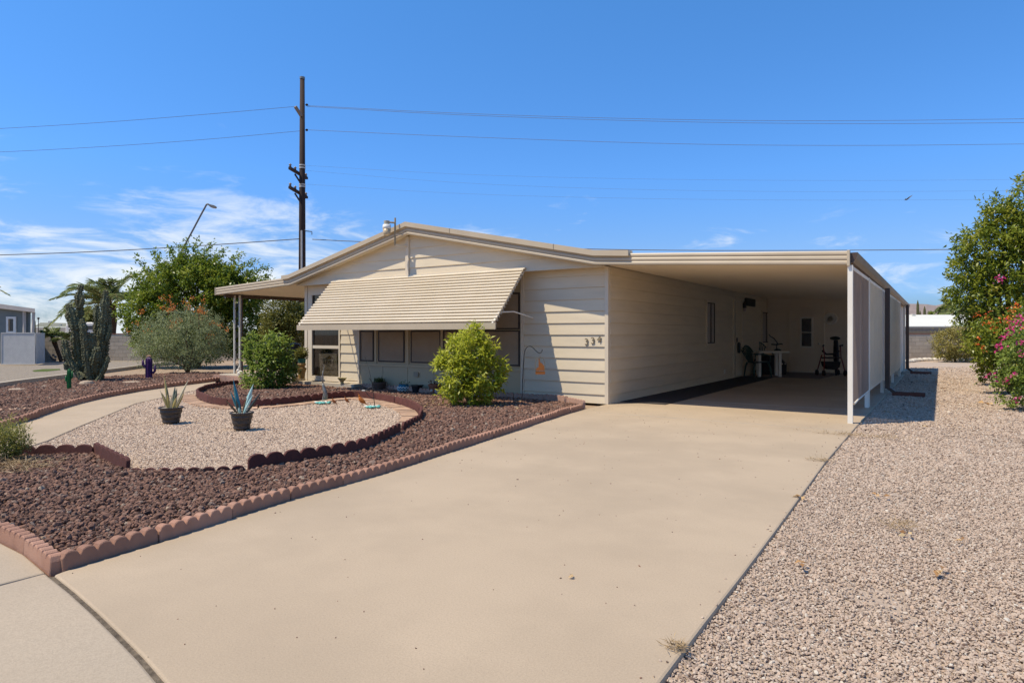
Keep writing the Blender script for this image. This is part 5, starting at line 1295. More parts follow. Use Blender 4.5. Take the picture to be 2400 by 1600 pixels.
MB().ball(b-RIGHT*22*k+UP*39*k, 4.5*k, 10, 6, (1.5, .5, .45)).build('leaf_plate', M('plate_grey', (.38, .38, .37), rough=.5), t)
MB().tube([b-RIGHT*3*k+UP*60*k, b-RIGHT*6*k+UP*75*k, b-RIGHT*10*k+UP*90*k, b-RIGHT*19*k+UP*120*k], [.5*k, .4*k, .3*k, .2*k], 5).build('antenna', dark_m, t)
def quail(px, py, hp, label, mat, seed):
    b = G(px, py); k = depth(b)/FOC*hp/24; t = thing('quail_figure', label, 'ornament', b, 'rusty metal quails')
    m = MB(); m.tube([b+RIGHT*9*k+UP*3.5*k, b+RIGHT*5*k+UP*6.5*k, b+UP*10*k, b-RIGHT*4*k+UP*15*k, b-RIGHT*5.5*k+UP*19*k], [.8*k, 3.4*k, 5.2*k, 4*k, 1.9*k], 10); m.ball(b-RIGHT*6*k+UP*21*k, 2.3*k, 10, 8); m.build('body', mat, t, smooth=True)
    MB().tube([b-RIGHT*7.8*k+UP*20.8*k, b-RIGHT*10*k+UP*20*k], [.8*k, .15*k], 6).build('beak', dark_m, t)
    MB().tube([b-RIGHT*6*k+UP*23*k, b-RIGHT*7*k+UP*25.5*k, b-RIGHT*9*k+UP*26*k], [.4*k, .6*k, .7*k], 6).build('crest', mat, t)
    for dx in (-1.5, 1.5): MB().tube([b+RIGHT*dx*k+UP*6*k, b+RIGHT*dx*k], .45*k, 5).build('leg', dark_m, t)
    MB().obox(b+RIGHT*8*k+UP*3.5*k, RIGHT*4.5*k-UP*1.5*k, FWD*.5*k, UP*.8*k+RIGHT*.3*k).build('tail', mat, t)
quail(783, 947, 15, 'smaller rusty metal quail beside the first turquoise base', rust, 1)
quail(813, 945, 16, 'smaller rusty metal quail in the middle of the trio', rust, 2)
quail(848, 949, 25, 'largest rusty orange metal quail of the trio', rust2, 3)

# ------------------------------------------------------------------ shepherd hook with hanging ornament
b = G(1223, 946); kz = depth(b)/FOC
t = thing('shepherd_hook', 'thin black shepherd hook in front of the lap siding', 'garden hook', b)
pts = [b, b+RIGHT*2*kz+UP*60*kz, b+RIGHT*5*kz+UP*116*kz, b+RIGHT*9*kz+UP*130*kz, b+RIGHT*17*kz+UP*136*kz, b+RIGHT*25*kz+UP*133*kz, b+RIGHT*33*kz+UP*124*kz, b+RIGHT*41*kz+UP*118*kz, b+RIGHT*46*kz+UP*120*kz, b+RIGHT*48*kz+UP*127*kz]
MB().tube(smoothpath([Vector(p) for p in pts], 2), .95*kz, 6).build('rod', dark_m, t, smooth=True)
c = b+RIGHT*43*kz+UP*88*kz
t2 = thing('hanging_ornament', 'orange metal silhouette ornament hanging from the black hook', 'ornament', c)
om = M('ornament_orange', (.42, .155, .04), (.34, .12, .03), scale=20, rough=.75)
MB().tube([c+UP*29*kz, c+UP*22*kz], .5*kz, 5).build('chain', steel, t2)
def plate(pts, name, th=.8): MB().extr([c+RIGHT*x*kz+UP*y*kz for x, y in pts], FWD*th*kz).build(name, om, t2)
plate([(-4, 18), (-1.5, 18), (0, 9), (4, 7), (9.5, 1), (9.5, -10), (-10, -10), (-8, -4), (-4, -2), (-3.5, 5)], 'panel')
plate([(-11, -12), (11.5, -12), (11.5, -19), (-11, -19)], 'name_bar')
MB().tube([c+RIGHT*-11*kz-UP*12*kz, c-RIGHT*11*kz+UP*8*kz, c-RIGHT*7*kz+UP*18*kz, c+UP*22*kz, c+RIGHT*7*kz+UP*18*kz, c+RIGHT*11*kz+UP*8*kz, c+RIGHT*11*kz-UP*12*kz], .6*kz, 5).build('arch_frame', M('ornament_frame', (.22, .17, .10)), t2)
for x in (-9, -5, -1, 3, 7): MB().obox(c+RIGHT*(x+1)*kz-UP*10.9*kz, RIGHT*.7*kz, FWD*.4*kz, UP*1.3*kz).build('link', om, t2)

# ------------------------------------------------------------------ for sale sign behind the window glass
sy = WALL_Y+.035
def sp(px, py): return onY(px, py, sy)
TL, TR, BL_, BR = sp(747, 827), sp(788.5, 827), sp(751, 882.5), sp(792, 883)
t = thing('for_sale_sign', 'white estate agent sign leaning inside the left window', 'sign', sp(770, 883))
paper = M('sign_white', (.85, .85, .86), (.58, .58, .57), rough=.6); ink = M('sign_ink', (.05, .045, .045), rough=.7); gold = M('sign_gold', (.33, .25, .12), rough=.6)
def signquad(pts, name, mat, dy=0, th=.004): return MB().extr([(p.x, sy+dy, p.z) for p in pts], (0, th, 0)).build(name, mat, t)
signquad([BL_, BR, TR, TL], 'panel', paper)
signquad([sp(746, 826.4), sp(793, 826.4), sp(793, 817.5), sp(746, 817.5)], 'header', M('sign_brown', (.20, .155, .12), rough=.6), dy=-.002)
def sign_text(body, px, py, size, mat, dy=-.007):
    p = sp(px, py); inst(text_mesh(body, size, .0008, mat, 'lettering'), 'lettering', t, (p.x, sy+dy, p.z), rot=(math.radians(90), 0, 0))
sign_text('FOR SALE', 769, 824.8, .095, ink, -.006)
sign_text('SLEVIN', 769, 852, .13, ink)
sign_text('GROUP', 769, 856.8, .035, ink)
sign_text('homegroup', 766, 881, .06, ink)
def sline(a, b, w, mat, name):
    a, b = sp(*a), sp(*b); MB().bar((a.x, sy-.005, a.z), (b.x, sy-.005, b.z), .003, w, up=(0, 0, 1)).build(name, mat, t)
sline((751.5, 841), (762, 841), .008, ink, 'logo_line'); sline((762, 841), (772.5, 833.5), .010, ink, 'logo_line'); sline((772.5, 833.5), (784, 842), .010, ink, 'logo_line')
sline((753, 855.8), (760, 855.8), .008, ink, 'logo_line'); sline((779, 855.8), (786, 855.8), .008, ink, 'logo_line'); sline((763, 866.5), (783, 866.5), .006, gold, 'logo_line')
MB().extr([(q_.x, sy-.004, q_.z) for q_ in (sp(764, 841), sp(781, 841), sp(772.5, 835))], (0, .003, 0)).build('logo_roof', gold, t)

# ------------------------------------------------------------------ things under the carport
plast_w = M('plastic_white', (.88, .87, .85), (.84, .83, .81), rough=.45); plast_g = M('plastic_green', (.045, .10, .10), (.035, .08, .08), rough=.4)
p0 = G(1803, 882); kz = depth(p0)/FOC
t = thing('plastic_table', 'white plastic patio table with flat legs under the carport', 'table', p0)
hT = .70
m = MB(); m.obox(p0+UP*hT, RIGHT*35*kz, FWD*.38, UP*.022); bevel(m.build('tabletop', plast_w, t), .015)
for dx, dy in ((-31, -.26), (-18, .28), (16, -.26), (26, .28)):
    c = p0 + RIGHT*dx*kz + FWD*dy; MB().extr([c-RIGHT*.035-FWD*.03, c+RIGHT*.035-FWD*.03, c+RIGHT*.045+FWD*.03, c-RIGHT*.045+FWD*.03], UP*(hT-.022)).build('leg', plast_w, t)
def chair(name, label, c, face, mat, back_h=.88):
    """resin chair: seat, curved legs, fan back; face = direction the sitter looks"""
    t = thing(name, label, 'chair', c, 'plastic chairs'); f = Vector(face).normalized(); s = Vector((-f.y, f.x, 0))
    MB().extr([c+f*.22+s*.22+UP*.42, c+f*.22-s*.22+UP*.42, c-f*.2-s*.19+UP*.40, c-f*.2+s*.19+UP*.40], UP*.025).build('seat', mat, t)
    for sf, ss in ((1, 1), (1, -1), (-1, 1), (-1, -1)):
        a_ = c+f*.2*sf+s*.2*ss+UP*.41; b_ = c+f*.27*sf+s*.25*ss
        MB().tube([a_, a_.lerp(b_, .35)+f*.02*sf, b_], [.028, .026, .02], 8).build('leg', mat, t, smooth=True)
    n = 9
    for i in range(n):
        u = i/(n-1)-.5; base = c-f*.21+s*u*.22+UP*.42; tip = c-f*.36+s*u*.50+UP*(back_h-.20*u*u*2.4)
        MB().bar(base, tip, .028, .012, up=f).build('back_slat', mat, t)
    MB().tube([c-f*(.30+.06*math.cos(u*3.1))+s*u*.52+UP*(back_h-.30*abs(u*2)**2.2*.62) for u in np.linspace(-.5, .5, 13)], .018, 6).build('back_rail', mat, t, smooth=True)
    for ss in (1, -1):
        MB().tube([c-f*.30+s*ss*.25+UP*.66, c+f*.05+s*ss*.28+UP*.64, c+f*.22+s*ss*.27+UP*.60, c+f*.22+s*ss*.24+UP*.42], .018, 6).build('arm', mat, t, smooth=True)
    return t
chair('plastic_chair', 'dark green plastic chair seen side on left of the table', G(1779, 884)+FWD*.1, RIGHT+FWD*.2, plast_g)
chair('plastic_chair', 'dark green fan backed plastic chair behind the table', G(1800, 877)+FWD*.5, -FWD, plast_g, .96)
# folded tricycle with a black basket cover
p0 = G(1838, 880)+FWD*.3; t = thing('tricycle', 'adult tricycle with raised handlebar and dark cover behind the table', 'tricycle', p0)
kz = depth(p0)/FOC
blk = M('black_cover', (.012, .012, .018), (.018, .018, .025), scale=12, rough=.6, bump=.5, bscale=14)
m = MB(); m.extr([p0+RIGHT*x*kz+UP*y*kz for x, y in ((-42, 0), (16, 0), (17, 26), (8, 36), (-2, 46), (-30, 47), (-42, 40))], FWD*.5); bevel(m.build('cover', blk, t), .04, 3)
MB().tube([p0+RIGHT*x*kz+UP*y*kz for x, y in ((-6, 46), (-8, 66), (-6, 75), (-14, 86), (-22, 90), (-26, 95))], .014, 7).build('handlebar', dark_m, t, smooth=True)
MB().tube([p0+RIGHT*x*kz+UP*y*kz for x, y in ((-20, 72), (-10, 71), (4, 73), (6, 71))], .018, 7).build('grip_bar', dark_m, t)
MB().ball(p0+RIGHT*-2*kz+UP*57*kz+FWD*.1, 7*kz, 12, 8, (1.2, .8, .7)).build('saddle', plast_g, t, smooth=True)
for dx in (-28, 6):
    c = p0+RIGHT*dx*kz+UP*.25+FWD*.55
    MB().tube([c+RIGHT*.24*math.cos(a_)+UP*.24*math.sin(a_) for a_ in np.linspace(0, 2*math.pi, 25)], .022, 6).build('wheel', dark_m, t)
for dx in (5, 12): MB().ball(p0+RIGHT*dx*kz+UP*26*kz-FWD*.01, 1.4*kz, 8, 6).build('reflector', white_m, t)
# rollator walker
p0 = G(1948, 880); kz = depth(p0)/FOC; t = thing('rollator', 'dark red wheeled walker with black seat by the back door', 'walker', p0)
red = M('rollator_red', (.24, .04, .045), (.18, .03, .035), rough=.35)
for sx in (-1, 1):
    for dy in (-.2, .22):
        MB().tube([p0+RIGHT*sx*25*kz+FWD*dy+UP*.09, p0+RIGHT*sx*19*kz+FWD*dy*.5+UP*.55, p0+RIGHT*sx*20*kz+FWD*(dy*.2)+UP*(.86 if dy < 0 else .60)], .016, 7).build('frame_tube', red, t, smooth=True)
        c = p0+RIGHT*sx*25*kz+FWD*dy+UP*.085; MB().tube([c-RIGHT*.018, c+RIGHT*.018], .085, 16).build('wheel', dark_m, t)
    MB().tube([p0+RIGHT*sx*20*kz+UP*.86, p0+RIGHT*sx*22*kz+UP*.88-FWD*.12], .022, 8).build('handle', dark_m, t)
MB().obox(p0+UP*.52, RIGHT*18*kz, FWD*.14, UP*.02).build('seat', dark_m, t)
MB().extr([p0+RIGHT*x*kz+UP*y*kz-FWD*.12 for x, y in ((-20, 33), (18, 33), (15, 20), (4, 14), (-8, 15), (-17, 22))], FWD*.24).build('pouch', blk, t)
MB().tube([p0-RIGHT*20*kz+UP*.72, p0-RIGHT*8*kz+UP*.62+FWD*.1, p0+RIGHT*8*kz+UP*.62+FWD*.1, p0+RIGHT*20*kz+UP*.72], .028, 8).build('back_strap', dark_m, t, smooth=True)
p1 = G(1972, 881); t = thing('folded_umbrella', 'furled dark cloth umbrella leaning by the screen behind the walker', 'umbrella', p1+FWD*.3)
MB().tube([p1+FWD*.3, p1+FWD*.3+UP*.55, p1+FWD*.32+UP*1.02], [.02, .085, .06], 10).build('canopy', blk, t); MB().ball(p1+FWD*.32+UP*1.08-RIGHT*.02, .11, 12, 8, (1.3, 1, .5)).build('cap', M('cap_green', (.03, .04, .035)), t, smooth=True)

# ------------------------------------------------------------------ neighbour's grey house, lattice
Zn = 27.5; t = thing('grey_house', 'grey blue neighbouring house with pale roof edge at the left', 'house', at(0, HOR+FOC*CAMH/Zn, Zn))
gh = M('grey_paint', (.17, .20, .21), (.15, .175, .185), scale=2, rough=.7, bump=.05); ge = M('pale_trim', (.50, .47, .46), (.45, .42, .41), rough=.6)
def pz(px, z, Z=Zn): p = at(px, HOR, Z); p.z = z; return p
zt0, zt1 = at(0, 722, Zn).z, at(72, 732, Zn).z
MB().extr([pz(-420, -.1), pz(72, -.1), pz(72, zt1), pz(0, zt0), pz(-420, zt0+.8)], FWD*7+RIGHT*-7).build('wall', gh, t)
MB().extr([pz(-420, zt0+.8, Zn-.25), pz(0, zt0-.02, Zn-.25), pz(82, zt1-.01, Zn-.25), pz(82, zt1+.15, Zn-.25), pz(0, zt0+.17, Zn-.25), pz(-420, zt0+1, Zn-.25)], FWD*7.6-RIGHT*7.5).build('roof', ge, t)
w0, w1, wz0_, wz1_ = 14, 37, at(25, 779, Zn).z, at(25, 742, Zn).z
fr = MB(); 
for a, b_, c, d in ((w0, w1, wz1_-.09, wz1_), (w0, w1, wz0_, wz0_+.05), (w0, w0+5, wz0_+.051, wz1_-.091), (w1-6, w1, wz0_+.051, wz1_-.091)): fr.extr([pz(a, c, Zn-.05), pz(b_, c, Zn-.05), pz(b_, d, Zn-.05), pz(a, d, Zn-.05)], FWD*.049)
wf = fr.build('window', M('frame_white', (.72, .72, .72), rough=.5), t)
MB().extr([pz(w0+5, wz0_+.05, Zn-.02), pz(w1-6, wz0_+.05, Zn-.02), pz(w1-6, wz1_-.09, Zn-.02), pz(w0+5, wz1_-.09, Zn-.02)], FWD*.015).build('pane', dark_glass, wf)
MB().extr([pz(19.5, wz0_+.06, Zn-.03), pz(23, wz0_+.06, Zn-.03), pz(23, wz1_-.1, Zn-.03), pz(19.5, wz1_-.1, Zn-.03)], FWD*.008).build('curtain', M('curtain_tan', (.30, .22, .15)), wf)
MB().bar(pz(57, -.1, Zn-.1), pz(57, zt1+.1, Zn-.1), .09).build('downspout', ge, t)
MB().bar(pz(73, .0, Zn-.1), pz(79, zt1, Zn-.15), .09).build('corner_trim', ge, t)
def lattice(label, pxa, pxb, pya, pyb, Z, Z2=None):
    a, b_ = at(pxa, pyb, Z), at(pxb, pyb, Z2 or Z); z0_, z1_ = .02, at(pxa, pya, Z).z; d = b_-a; d.z = 0; L = d.length; d.normalize(); H = z1_-z0_
    t = thing('lattice_screen', label, 'lattice', Vector((a.x, a.y, 0)), 'white lattice screens'); n_ = Vector((-d.y, d.x, 0)); o0 = Vector((a.x, a.y, z0_))
    m = MB(); st_ = .085
    for sgn in (1, -1):
        k0 = -H
        while k0 < L+H if sgn < 0 else k0 < L:
            # strip x = k0 + z (sgn 1) or k0 - z
            if sgn > 0: za, zb2 = max(0, -k0), min(H, L-k0); pa, pb = (k0+za, za), (k0+zb2, zb2)
            else: za, zb2 = max(0, k0-L), min(H, k0); pa, pb = (k0-za, za), (k0-zb2, zb2)
            if zb2-za > .03: m.bar(o0+d*pa[0]+UP*pa[1]+n_*.006*sgn, o0+d*pb[0]+UP*pb[1]+n_*.006*sgn, .01, .045, up=(d*(-sgn)+UP))
            k0 += st_
    tag(m.build('lattice_strips', M('lattice_white', (.55, .56, .58), rough=.6), t), kind='stuff')
    for q_ in ((o0, o0+d*L), (o0+UP*H, o0+UP*H+d*L), (o0, o0+UP*H), (o0+d*L, o0+d*L+UP*H)): MB().bar(q_[0]-n_*.012, q_[1]-n_*.012, .03).build('frame_bar', M('lattice_white', (.55, .56, .58)), t)
lattice('white diagonal lattice screen in front of the grey house', 4, 82, 780, 853, 25.8)
lattice('narrow white lattice return beside the grey house corner', 84, 103, 781, 853, 25.9, 27.2)
# turf patch and small clutter
sheet('turf_patch', [G(x, y) for x, y in ((75, 866), (100, 862.5), (140, 862), (142, 864.5), (110, 868), (80, 868.5))], -.028, M('turf', (.09, .13, .02), (.06, .09, .015), scale=30, rough=1, bump=.5, bscale=60))
p = G(125, 846); t = thing('windmill_ornament', 'small dark metal garden ornament below the leaning palm', 'ornament', p); kz = depth(p)/FOC
m = MB(); [m.ball(p+RIGHT*x*kz+UP*y*kz, 3*kz, 8, 6) for x, y in ((-5, 8), (0, 14), (5, 10), (-1, 4), (4, 3))]; m.build('body', M('ornament_dark', (.13, .08, .075), (.3, .26, .25), scale=9), t)
# flat stones in the left bed
stm_ = M('flat_stone', (.42, .34, .27), (.35, .28, .22), scale=6, rough=.95, bump=.4, bscale=40)
for (px, py, rx, lab) in ((203, 901, 15, 'rounded pale boulder at the foot of the tall cactus'), (308, 898, 20, 'flat pink stepping stone in front of the purple cactus ornament'), (40, 915, 17, 'pale flat rock near the left end of the lava bed'), (103, 908, 6, 'small tan rock left of the green cactus ornament')):
    p = G(px, py); kz = depth(p)/FOC; m = MB(); n = 14
    for i, (rr, z) in enumerate(((1, -.02), (1.0, .03), (.82, .075 if rx == 15 else .045), (.3, .095 if rx == 15 else .05))):
        for j in range(n):
            a_ = 2*math.pi*j/n; q_ = rr*rx*kz*(1+.14*mnoise.noise(Vector((math.cos(a_)*1.5, math.sin(a_)*1.5, px)))); w_ = p+RIGHT*q_*math.cos(a_)+FWD*q_*1.0*math.sin(a_); m.v.append((w_.x, w_.y, z))
    for i in range(3):
        for j in range(n): m.f.append((i*n+j, i*n+(j+1) % n, (i+1)*n+(j+1) % n, (i+1)*n+j))
    m.f.append(tuple(range(3*n, 4*n))); tag(m.build('garden_stone', stm_, smooth=False), lab, 'stone', 'flat garden stones')
# half ring of pavers at the left edge
pr_ = thing('paver_ring', 'ring of flat pink pavers half out of frame at left', 'paver border', G(0, 950))
c = G(-5, 949); rx_, ry_ = 1.15, 1.15
for j in range(40):
    a_ = 2*math.pi*j/40; pc = c+RIGHT*rx_*math.cos(a_)+FWD*ry_*math.sin(a_)*.9; inst(bm_, 'paver', pr_, (pc.x, pc.y, .022), rot=(0, 0, a_+YAW+math.pi/2))

# ------------------------------------------------------------------ far background
Zh = 60; t = thing('distant_house', 'far house with low green grey roof beyond the left wall', 'house', at(115, HOR+FOC*CAMH/Zh, Zh))
rm = M('roof_green', (.20, .21, .17), (.17, .18, .145), scale=4, rough=.9)
MB().extr([at(78, 766, Zh), at(154, 766, Zh), at(154, 758, Zh+3), at(93, 757, Zh+3)], UP*.05+FWD*.1).build('roof', rm, t)
MB().extr([at(78, 783+8, Zh), at(154, 791, Zh), at(154, 767, Zh), at(78, 767, Zh)], FWD*6).build('wall', M('far_wall', (.45, .43, .39)), t)
for px in (116, 141): MB().obox(at(px, 762.5, Zh+.9), RIGHT*.12, FWD*.1, UP*.10).build('roof_vent', M('vent_pale', (.6, .6, .58)), t)
MB().obox(at(118, 755.5, Zh+3), RIGHT*.14, FWD*.12, UP*.14).build('chimney', M('vent_pale', (.6, .6, .58)), t)
Zv = 46; p0 = at(188, 779, Zv); t = thing('parked_trailer', 'white camper trailer parked behind the cactus and wall', 'trailer', p0)
m = MB(); m.extr([at(x, y, Zv) for x, y in ((152, 786), (226, 786), (226, 757), (212, 755), (160, 756), (153, 762))], FWD*2.3); bevel(m.build('body', M('trailer_white', (.72, .72, .72), rough=.35), t), .08, 3)
MB().extr([at(x, y, Zv-.03) for x, y in ((198, 772), (222, 772), (222, 763), (198, 763))], FWD*.028).build('window', dark_glass, t)
for px in (172, 178): MB().tube([at(px, 790, Zv+.1), at(px, 790, Zv+.3)], .3, 14).build('wheel', dark_m, t)
Zt = 70; p0 = at(210, HOR+FOC*CAMH/Zt, Zt); t = thing('distant_tree', 'brownish distant tree between the cactus stems', 'tree', p0, 'trees')
crown(t, [lob(207, 742, Zt, 22, 17), lob(220, 752, Zt, 18, 12)], 130, 14, .5, .4, .16, lf_olive, 41); limbs(t, p0, [at(207, 745, Zt)], .2, bark)
Zt = 55; p0 = at(90, HOR+FOC*CAMH/Zt, Zt); t = thing('lamp_post', 'tiny dark lamp post above the distant left roof', 'street lamp', p0)
MB().tube([p0, at(90, 748, Zt)], .03, 6).build('pole', dark_m, t); MB().lathe([(.04, 0), (.07, .06), (.11, .14), (.03, .20)], at(90, 749, Zt), 10).build('lantern', dark_m, t)
def saguaro(px, ytop, Z, w, label):
    b = at(px, HOR+FOC*CAMH/Z, Z); t = thing('saguaro', label, 'cactus', b, 'distant saguaros'); h = at(px, ytop, Z).z
    rib_cactus(t, b, h, w*Z/FOC/2, M('saguaro_skin', (.13, .14, .07), (.10, .11, .055), scale=4, rough=.9), n=24, ribs=12); return t
saguaro(2151, 703, 75, 5, 'tallest distant saguaro above the white roof at right')
saguaro(2156.5, 727, 76, 4, 'short saguaro right beside the tallest one')
saguaro(2167, 717, 75, 5, 'second distant saguaro above the white roof at right')
saguaro(81, 747, 58, 4, 'small dark saguaro beside the tiny lamp post at left')
Zt = 70
for px, py, r_, lab in ((2182, 735, 5.5, 'small dark round tree top above the white roof'), (2113, 737, 4, 'tiny tree top beside the far carport post')):
    p0 = at(px, HOR+FOC*CAMH/Zt, Zt); t = thing('distant_tree', lab, 'tree', p0, 'trees'); crown(t, [lob(px, py, Zt, r_, r_*.8)], 26, 12, .16, .16, .08, lf_citrus, 50+int(px)); limbs(t, p0, [at(px, py, Zt)], .08, bark)
Zw = 44; t = thing('white_roof_house', 'low house with a broad white roof behind the right wall', 'house', at(2200, HOR+FOC*CAMH/Zw, Zw))
MB().extr([at(2085, 767, Zw), at(2420, 767, Zw), at(2420, 740, Zw+5), at(2085, 740, Zw+5)], UP*.08).build('roof', M('roof_white', (.66, .68, .66), (.62, .64, .62), scale=.6, rough=.7), t)
MB().extr([at(2085, 800, Zw+.4), at(2420, 800, Zw+.4), at(2420, 768, Zw+.4), at(2085, 768, Zw+.4)], FWD*6).build('wall', M('far_wall', (.45, .43, .39)), t)
for px in (2140, 2264): MB().obox(at(px, 741, Zw+4.5), RIGHT*.12, FWD*.12, UP*.16).build('roof_vent', M('vent_pale', (.6, .6, .58)), t)
Zf = 33; t = thing('picket_fence', 'low grey picket strip above the right block wall', 'fence', at(2200, HOR+FOC*CAMH/Zf, Zf))
fm = M('fence_grey', (.24, .22, .20), (.2, .185, .17), rough=.9); m = MB()
za, zb_ = at(2200, 777, Zf).z, at(2200, 771, Zf).z
x = 2085
while x < 2420: p = at(x, 0, Zf); m.obox((p.x, p.y, (za+zb_)/2), RIGHT*.022, FWD*.01, UP*(zb_-za)/2); x += 3.2
tag(m.build('pickets', fm, t), kind='stuff')
a_, b_ = at(2085, 768.5, Zf), at(2420, 768.5, Zf); MB().bar(a_, b_, .05, .11).build('top_rail', fm, t); a_, b_ = at(2085, 810, Zf+.1), at(2420, 810, Zf+.1); MB().extr([Vector((a_.x, a_.y, -.05)), Vector((b_.x, b_.y, -.05)), Vector((b_.x, b_.y, za)), Vector((a_.x, a_.y, za))], FWD*.05).build('back_boards', fm, t)
p0 = at(2290, HOR+FOC*CAMH/34, 34); t = thing('green_bush', 'dark green tree top in front of the white roof', 'bush', p0, 'shrubs'); crown(t, [lob(2275, 768, 34, 34, 14), lob(2300, 765, 34, 30, 18)], 110, 14, .2, .13, .05, lf_citrus, 60); limbs(t, p0, [at(2285, 770, 34)], .08, bark)
# pale stone border at the end of the side yard
m = MB(); kp = smoothpath(pathpts([(2126, 848), (2150, 845), (2175, 843.5), (2215, 843.5), (2262, 845.5), (2330, 850)]), 2)
wst = thing('pale_stone_border', 'whitish stone border at the far end of the side yard', 'edging', kp[0])
for i, p in enumerate(resample(kp, .30)):
    MB().ball((p.x, p.y, .02), .17, 9, 6, (random.uniform(.8, 1.2), random.uniform(.8, 1.2), random.uniform(.4, .65))).build('stone', M('white_rock', (.62, .58, .52), (.5, .46, .41), scale=5, rough=.95, bump=.4, bscale=30), wst)
# mountains
m = MB(); Zm = 4200; cols_ = 120; rows = 10
prof = [(1500, 770), (1900, 745), (2060, 722), (2120, 711.5), (2150, 712), (2170, 712.5), (2185, 715), (2197, 716), (2208, 712), (2217, 710), (2232, 716), (2260, 722), (2330, 716), (2420, 730), (2600, 760), (2800, 778)]
for i in range(cols_+1):
    px = 1500+1300*i/cols_; py = np.interp(px, [a_ for a_, _ in prof], [b_ for _, b_ in prof])
    H = (HOR-py)/FOC*Zm+CAMH
    for j in range(rows+1):
        u = j/rows; p = at(px, HOR, Zm-1500*(1-u)*1.0); n_ = mnoise.noise(Vector((px*.02, u*3, 1)))*.25+mnoise.noise(Vector((px*.06, u*7, 4)))*.12
        z = H*(u**1.25)*(1+n_*(1-u)*1.2); p = at(px, HOR, Zm-1500*(1-u)); m.v.append((p.x, p.y, max(0, z)-3*(1-u)))
for i in range(cols_):
    for j in range(rows): a_ = i*(rows+1)+j; m.f.append((a_, a_+rows+1, a_+rows+2, a_+1))
tag(m.build('mountain_range', M('mountain_rock', (.27, .225, .215), (.22, .185, .18), scale=.012, rough=1, bump=.8, bscale=.03), smooth=False), kind='structure')

# ------------------------------------------------------------------ utility pole and wires
Zu = 38.0; p0 = at(708, HOR+FOC*CAMH/Zu, Zu); ku = Zu/FOC
wood = M('pole_wood', (.045, .028, .024), (.03, .02, .018), scale=5, rough=.85, stretch=(6, 6, .5))
t = thing('utility_pole', 'tall dark wooden utility pole behind the gable roof', 'utility pole', p0)
top = at(708.5, 182, Zu)
MB().tube([p0-UP*.3, p0.lerp(top, .5), top], [9.2*ku, 7.5*ku, 5.4*ku], 14).build('pole', wood, t, smooth=True)
MB().tube([at(708.5, 181, Zu), at(708.5, 186, Zu)], 6*ku, 12).build('cap', steel, t)
for y in (388, 394, 433, 438, 539): MB().tube([at(708.5, y, Zu)-UP*.04, at(708.5, y, Zu)+UP*.04], 7.4*ku, 14).build('band', M('band_steel', (.5, .5, .5), rough=.4), t)
for yy in (398, 443):
    MB().bar(at(679, yy-4, Zu-1.2), at(719, yy+20, Zu+1.2), .16, .14).build('crossarm', wood, t)
    MB().bar(at(691, yy+10, Zu-.6), at(705, yy+32, Zu-.2), .07).build('brace', wood, t)
    for u in (.03, .32, .95):
        c = at(679+40*u, yy-6+24*u, Zu-1.2+2.4*u); MB().lathe([(.03, 0), (.08, .06), (.04, .10), (.09, .15), (.03, .22)], c, 8).build('insulator', M('insulator', (.16, .13, .12), rough=.3), t)
MB().bar(at(692, 250, Zu-.6), at(706, 272, Zu-.2), .14).build('strain_insulator', M('strain_grey', (.22, .19, .18)), t)
for y in (246, 305): MB().ball(at(719, y, Zu), 3*ku, 8, 6, (1.3, 1, .9)).build('clamp', wood, t)
MB().tube([at(707, 540, Zu-.25), at(707, 660, Zu-.25)], 2.1*ku, 8).build('conduit', M('conduit', (.45, .45, .47), rough=.4), t)
MB().tube([at(714, 541, Zu), at(731, 543, Zu), at(731, 550, Zu)], .03, 6).build('bracket_arm', steel, t)
wire_m = M('wire', (.16, .16, .17), rough=.6)
def wire(label, pts, r, Za=Zu, Zb_=Zu):
    n = len(pts)-1; P_ = [at(x, y, Za+(Zb_-Za)*i/n) for i, (x, y) in enumerate(pts)]
    P_ = smoothpath(P_, 2); m = MB(); m.tube(P_, r, 5)
    o = m.build('power_line', wire_m); return tag(o, label, 'wire', 'overhead wires')
wire('uppermost wire running left from the utility pole', [(692, 250), (500, 267), (250, 287), (0, 302), (-300, 316)], .011)
wire('second wire from the top running left from the pole', [(704, 307), (500, 326), (250, 344), (0, 357), (-300, 368)], .011)
wire('thick low cable running left from the pole above the citrus tree', [(700, 560), (500, 574), (250, 589), (0, 598), (-300, 604)], .026)
wire('uppermost wire of the pair running right from the pole', [(720, 248), (1100, 268), (1600, 282), (2000, 284), (2400, 279), (2700, 274)], .011)
wire('lower wire of the upper pair running right from the pole', [(720, 250), (1100, 272), (1600, 287), (2000, 291), (2400, 288), (2700, 284)], .011)
wire('third wire down running right from the pole', [(725, 305), (1100, 322), (1600, 339), (2000, 342), (2400, 338), (2700, 333)], .011)
wire('low cable running right behind the gable and carport roof', [(732, 561), (850, 567), (1350, 584), (1700, 588), (2250, 585), (2600, 580)], .024)
for i, (ya, yb, lab) in enumerate(((388, 424, 'faint upper thin wire of the lower bundle over the carport'), (400, 450, 'faint middle thin wire of the lower bundle over the carport'), (432, 470, 'faint lower thin wire of the lower bundle over the carport'))):
    wire(lab, [(718, ya), (1100, ya+(yb-ya)*.65), (1600, yb-2), (2100, yb), (2600, yb-6)], .004)
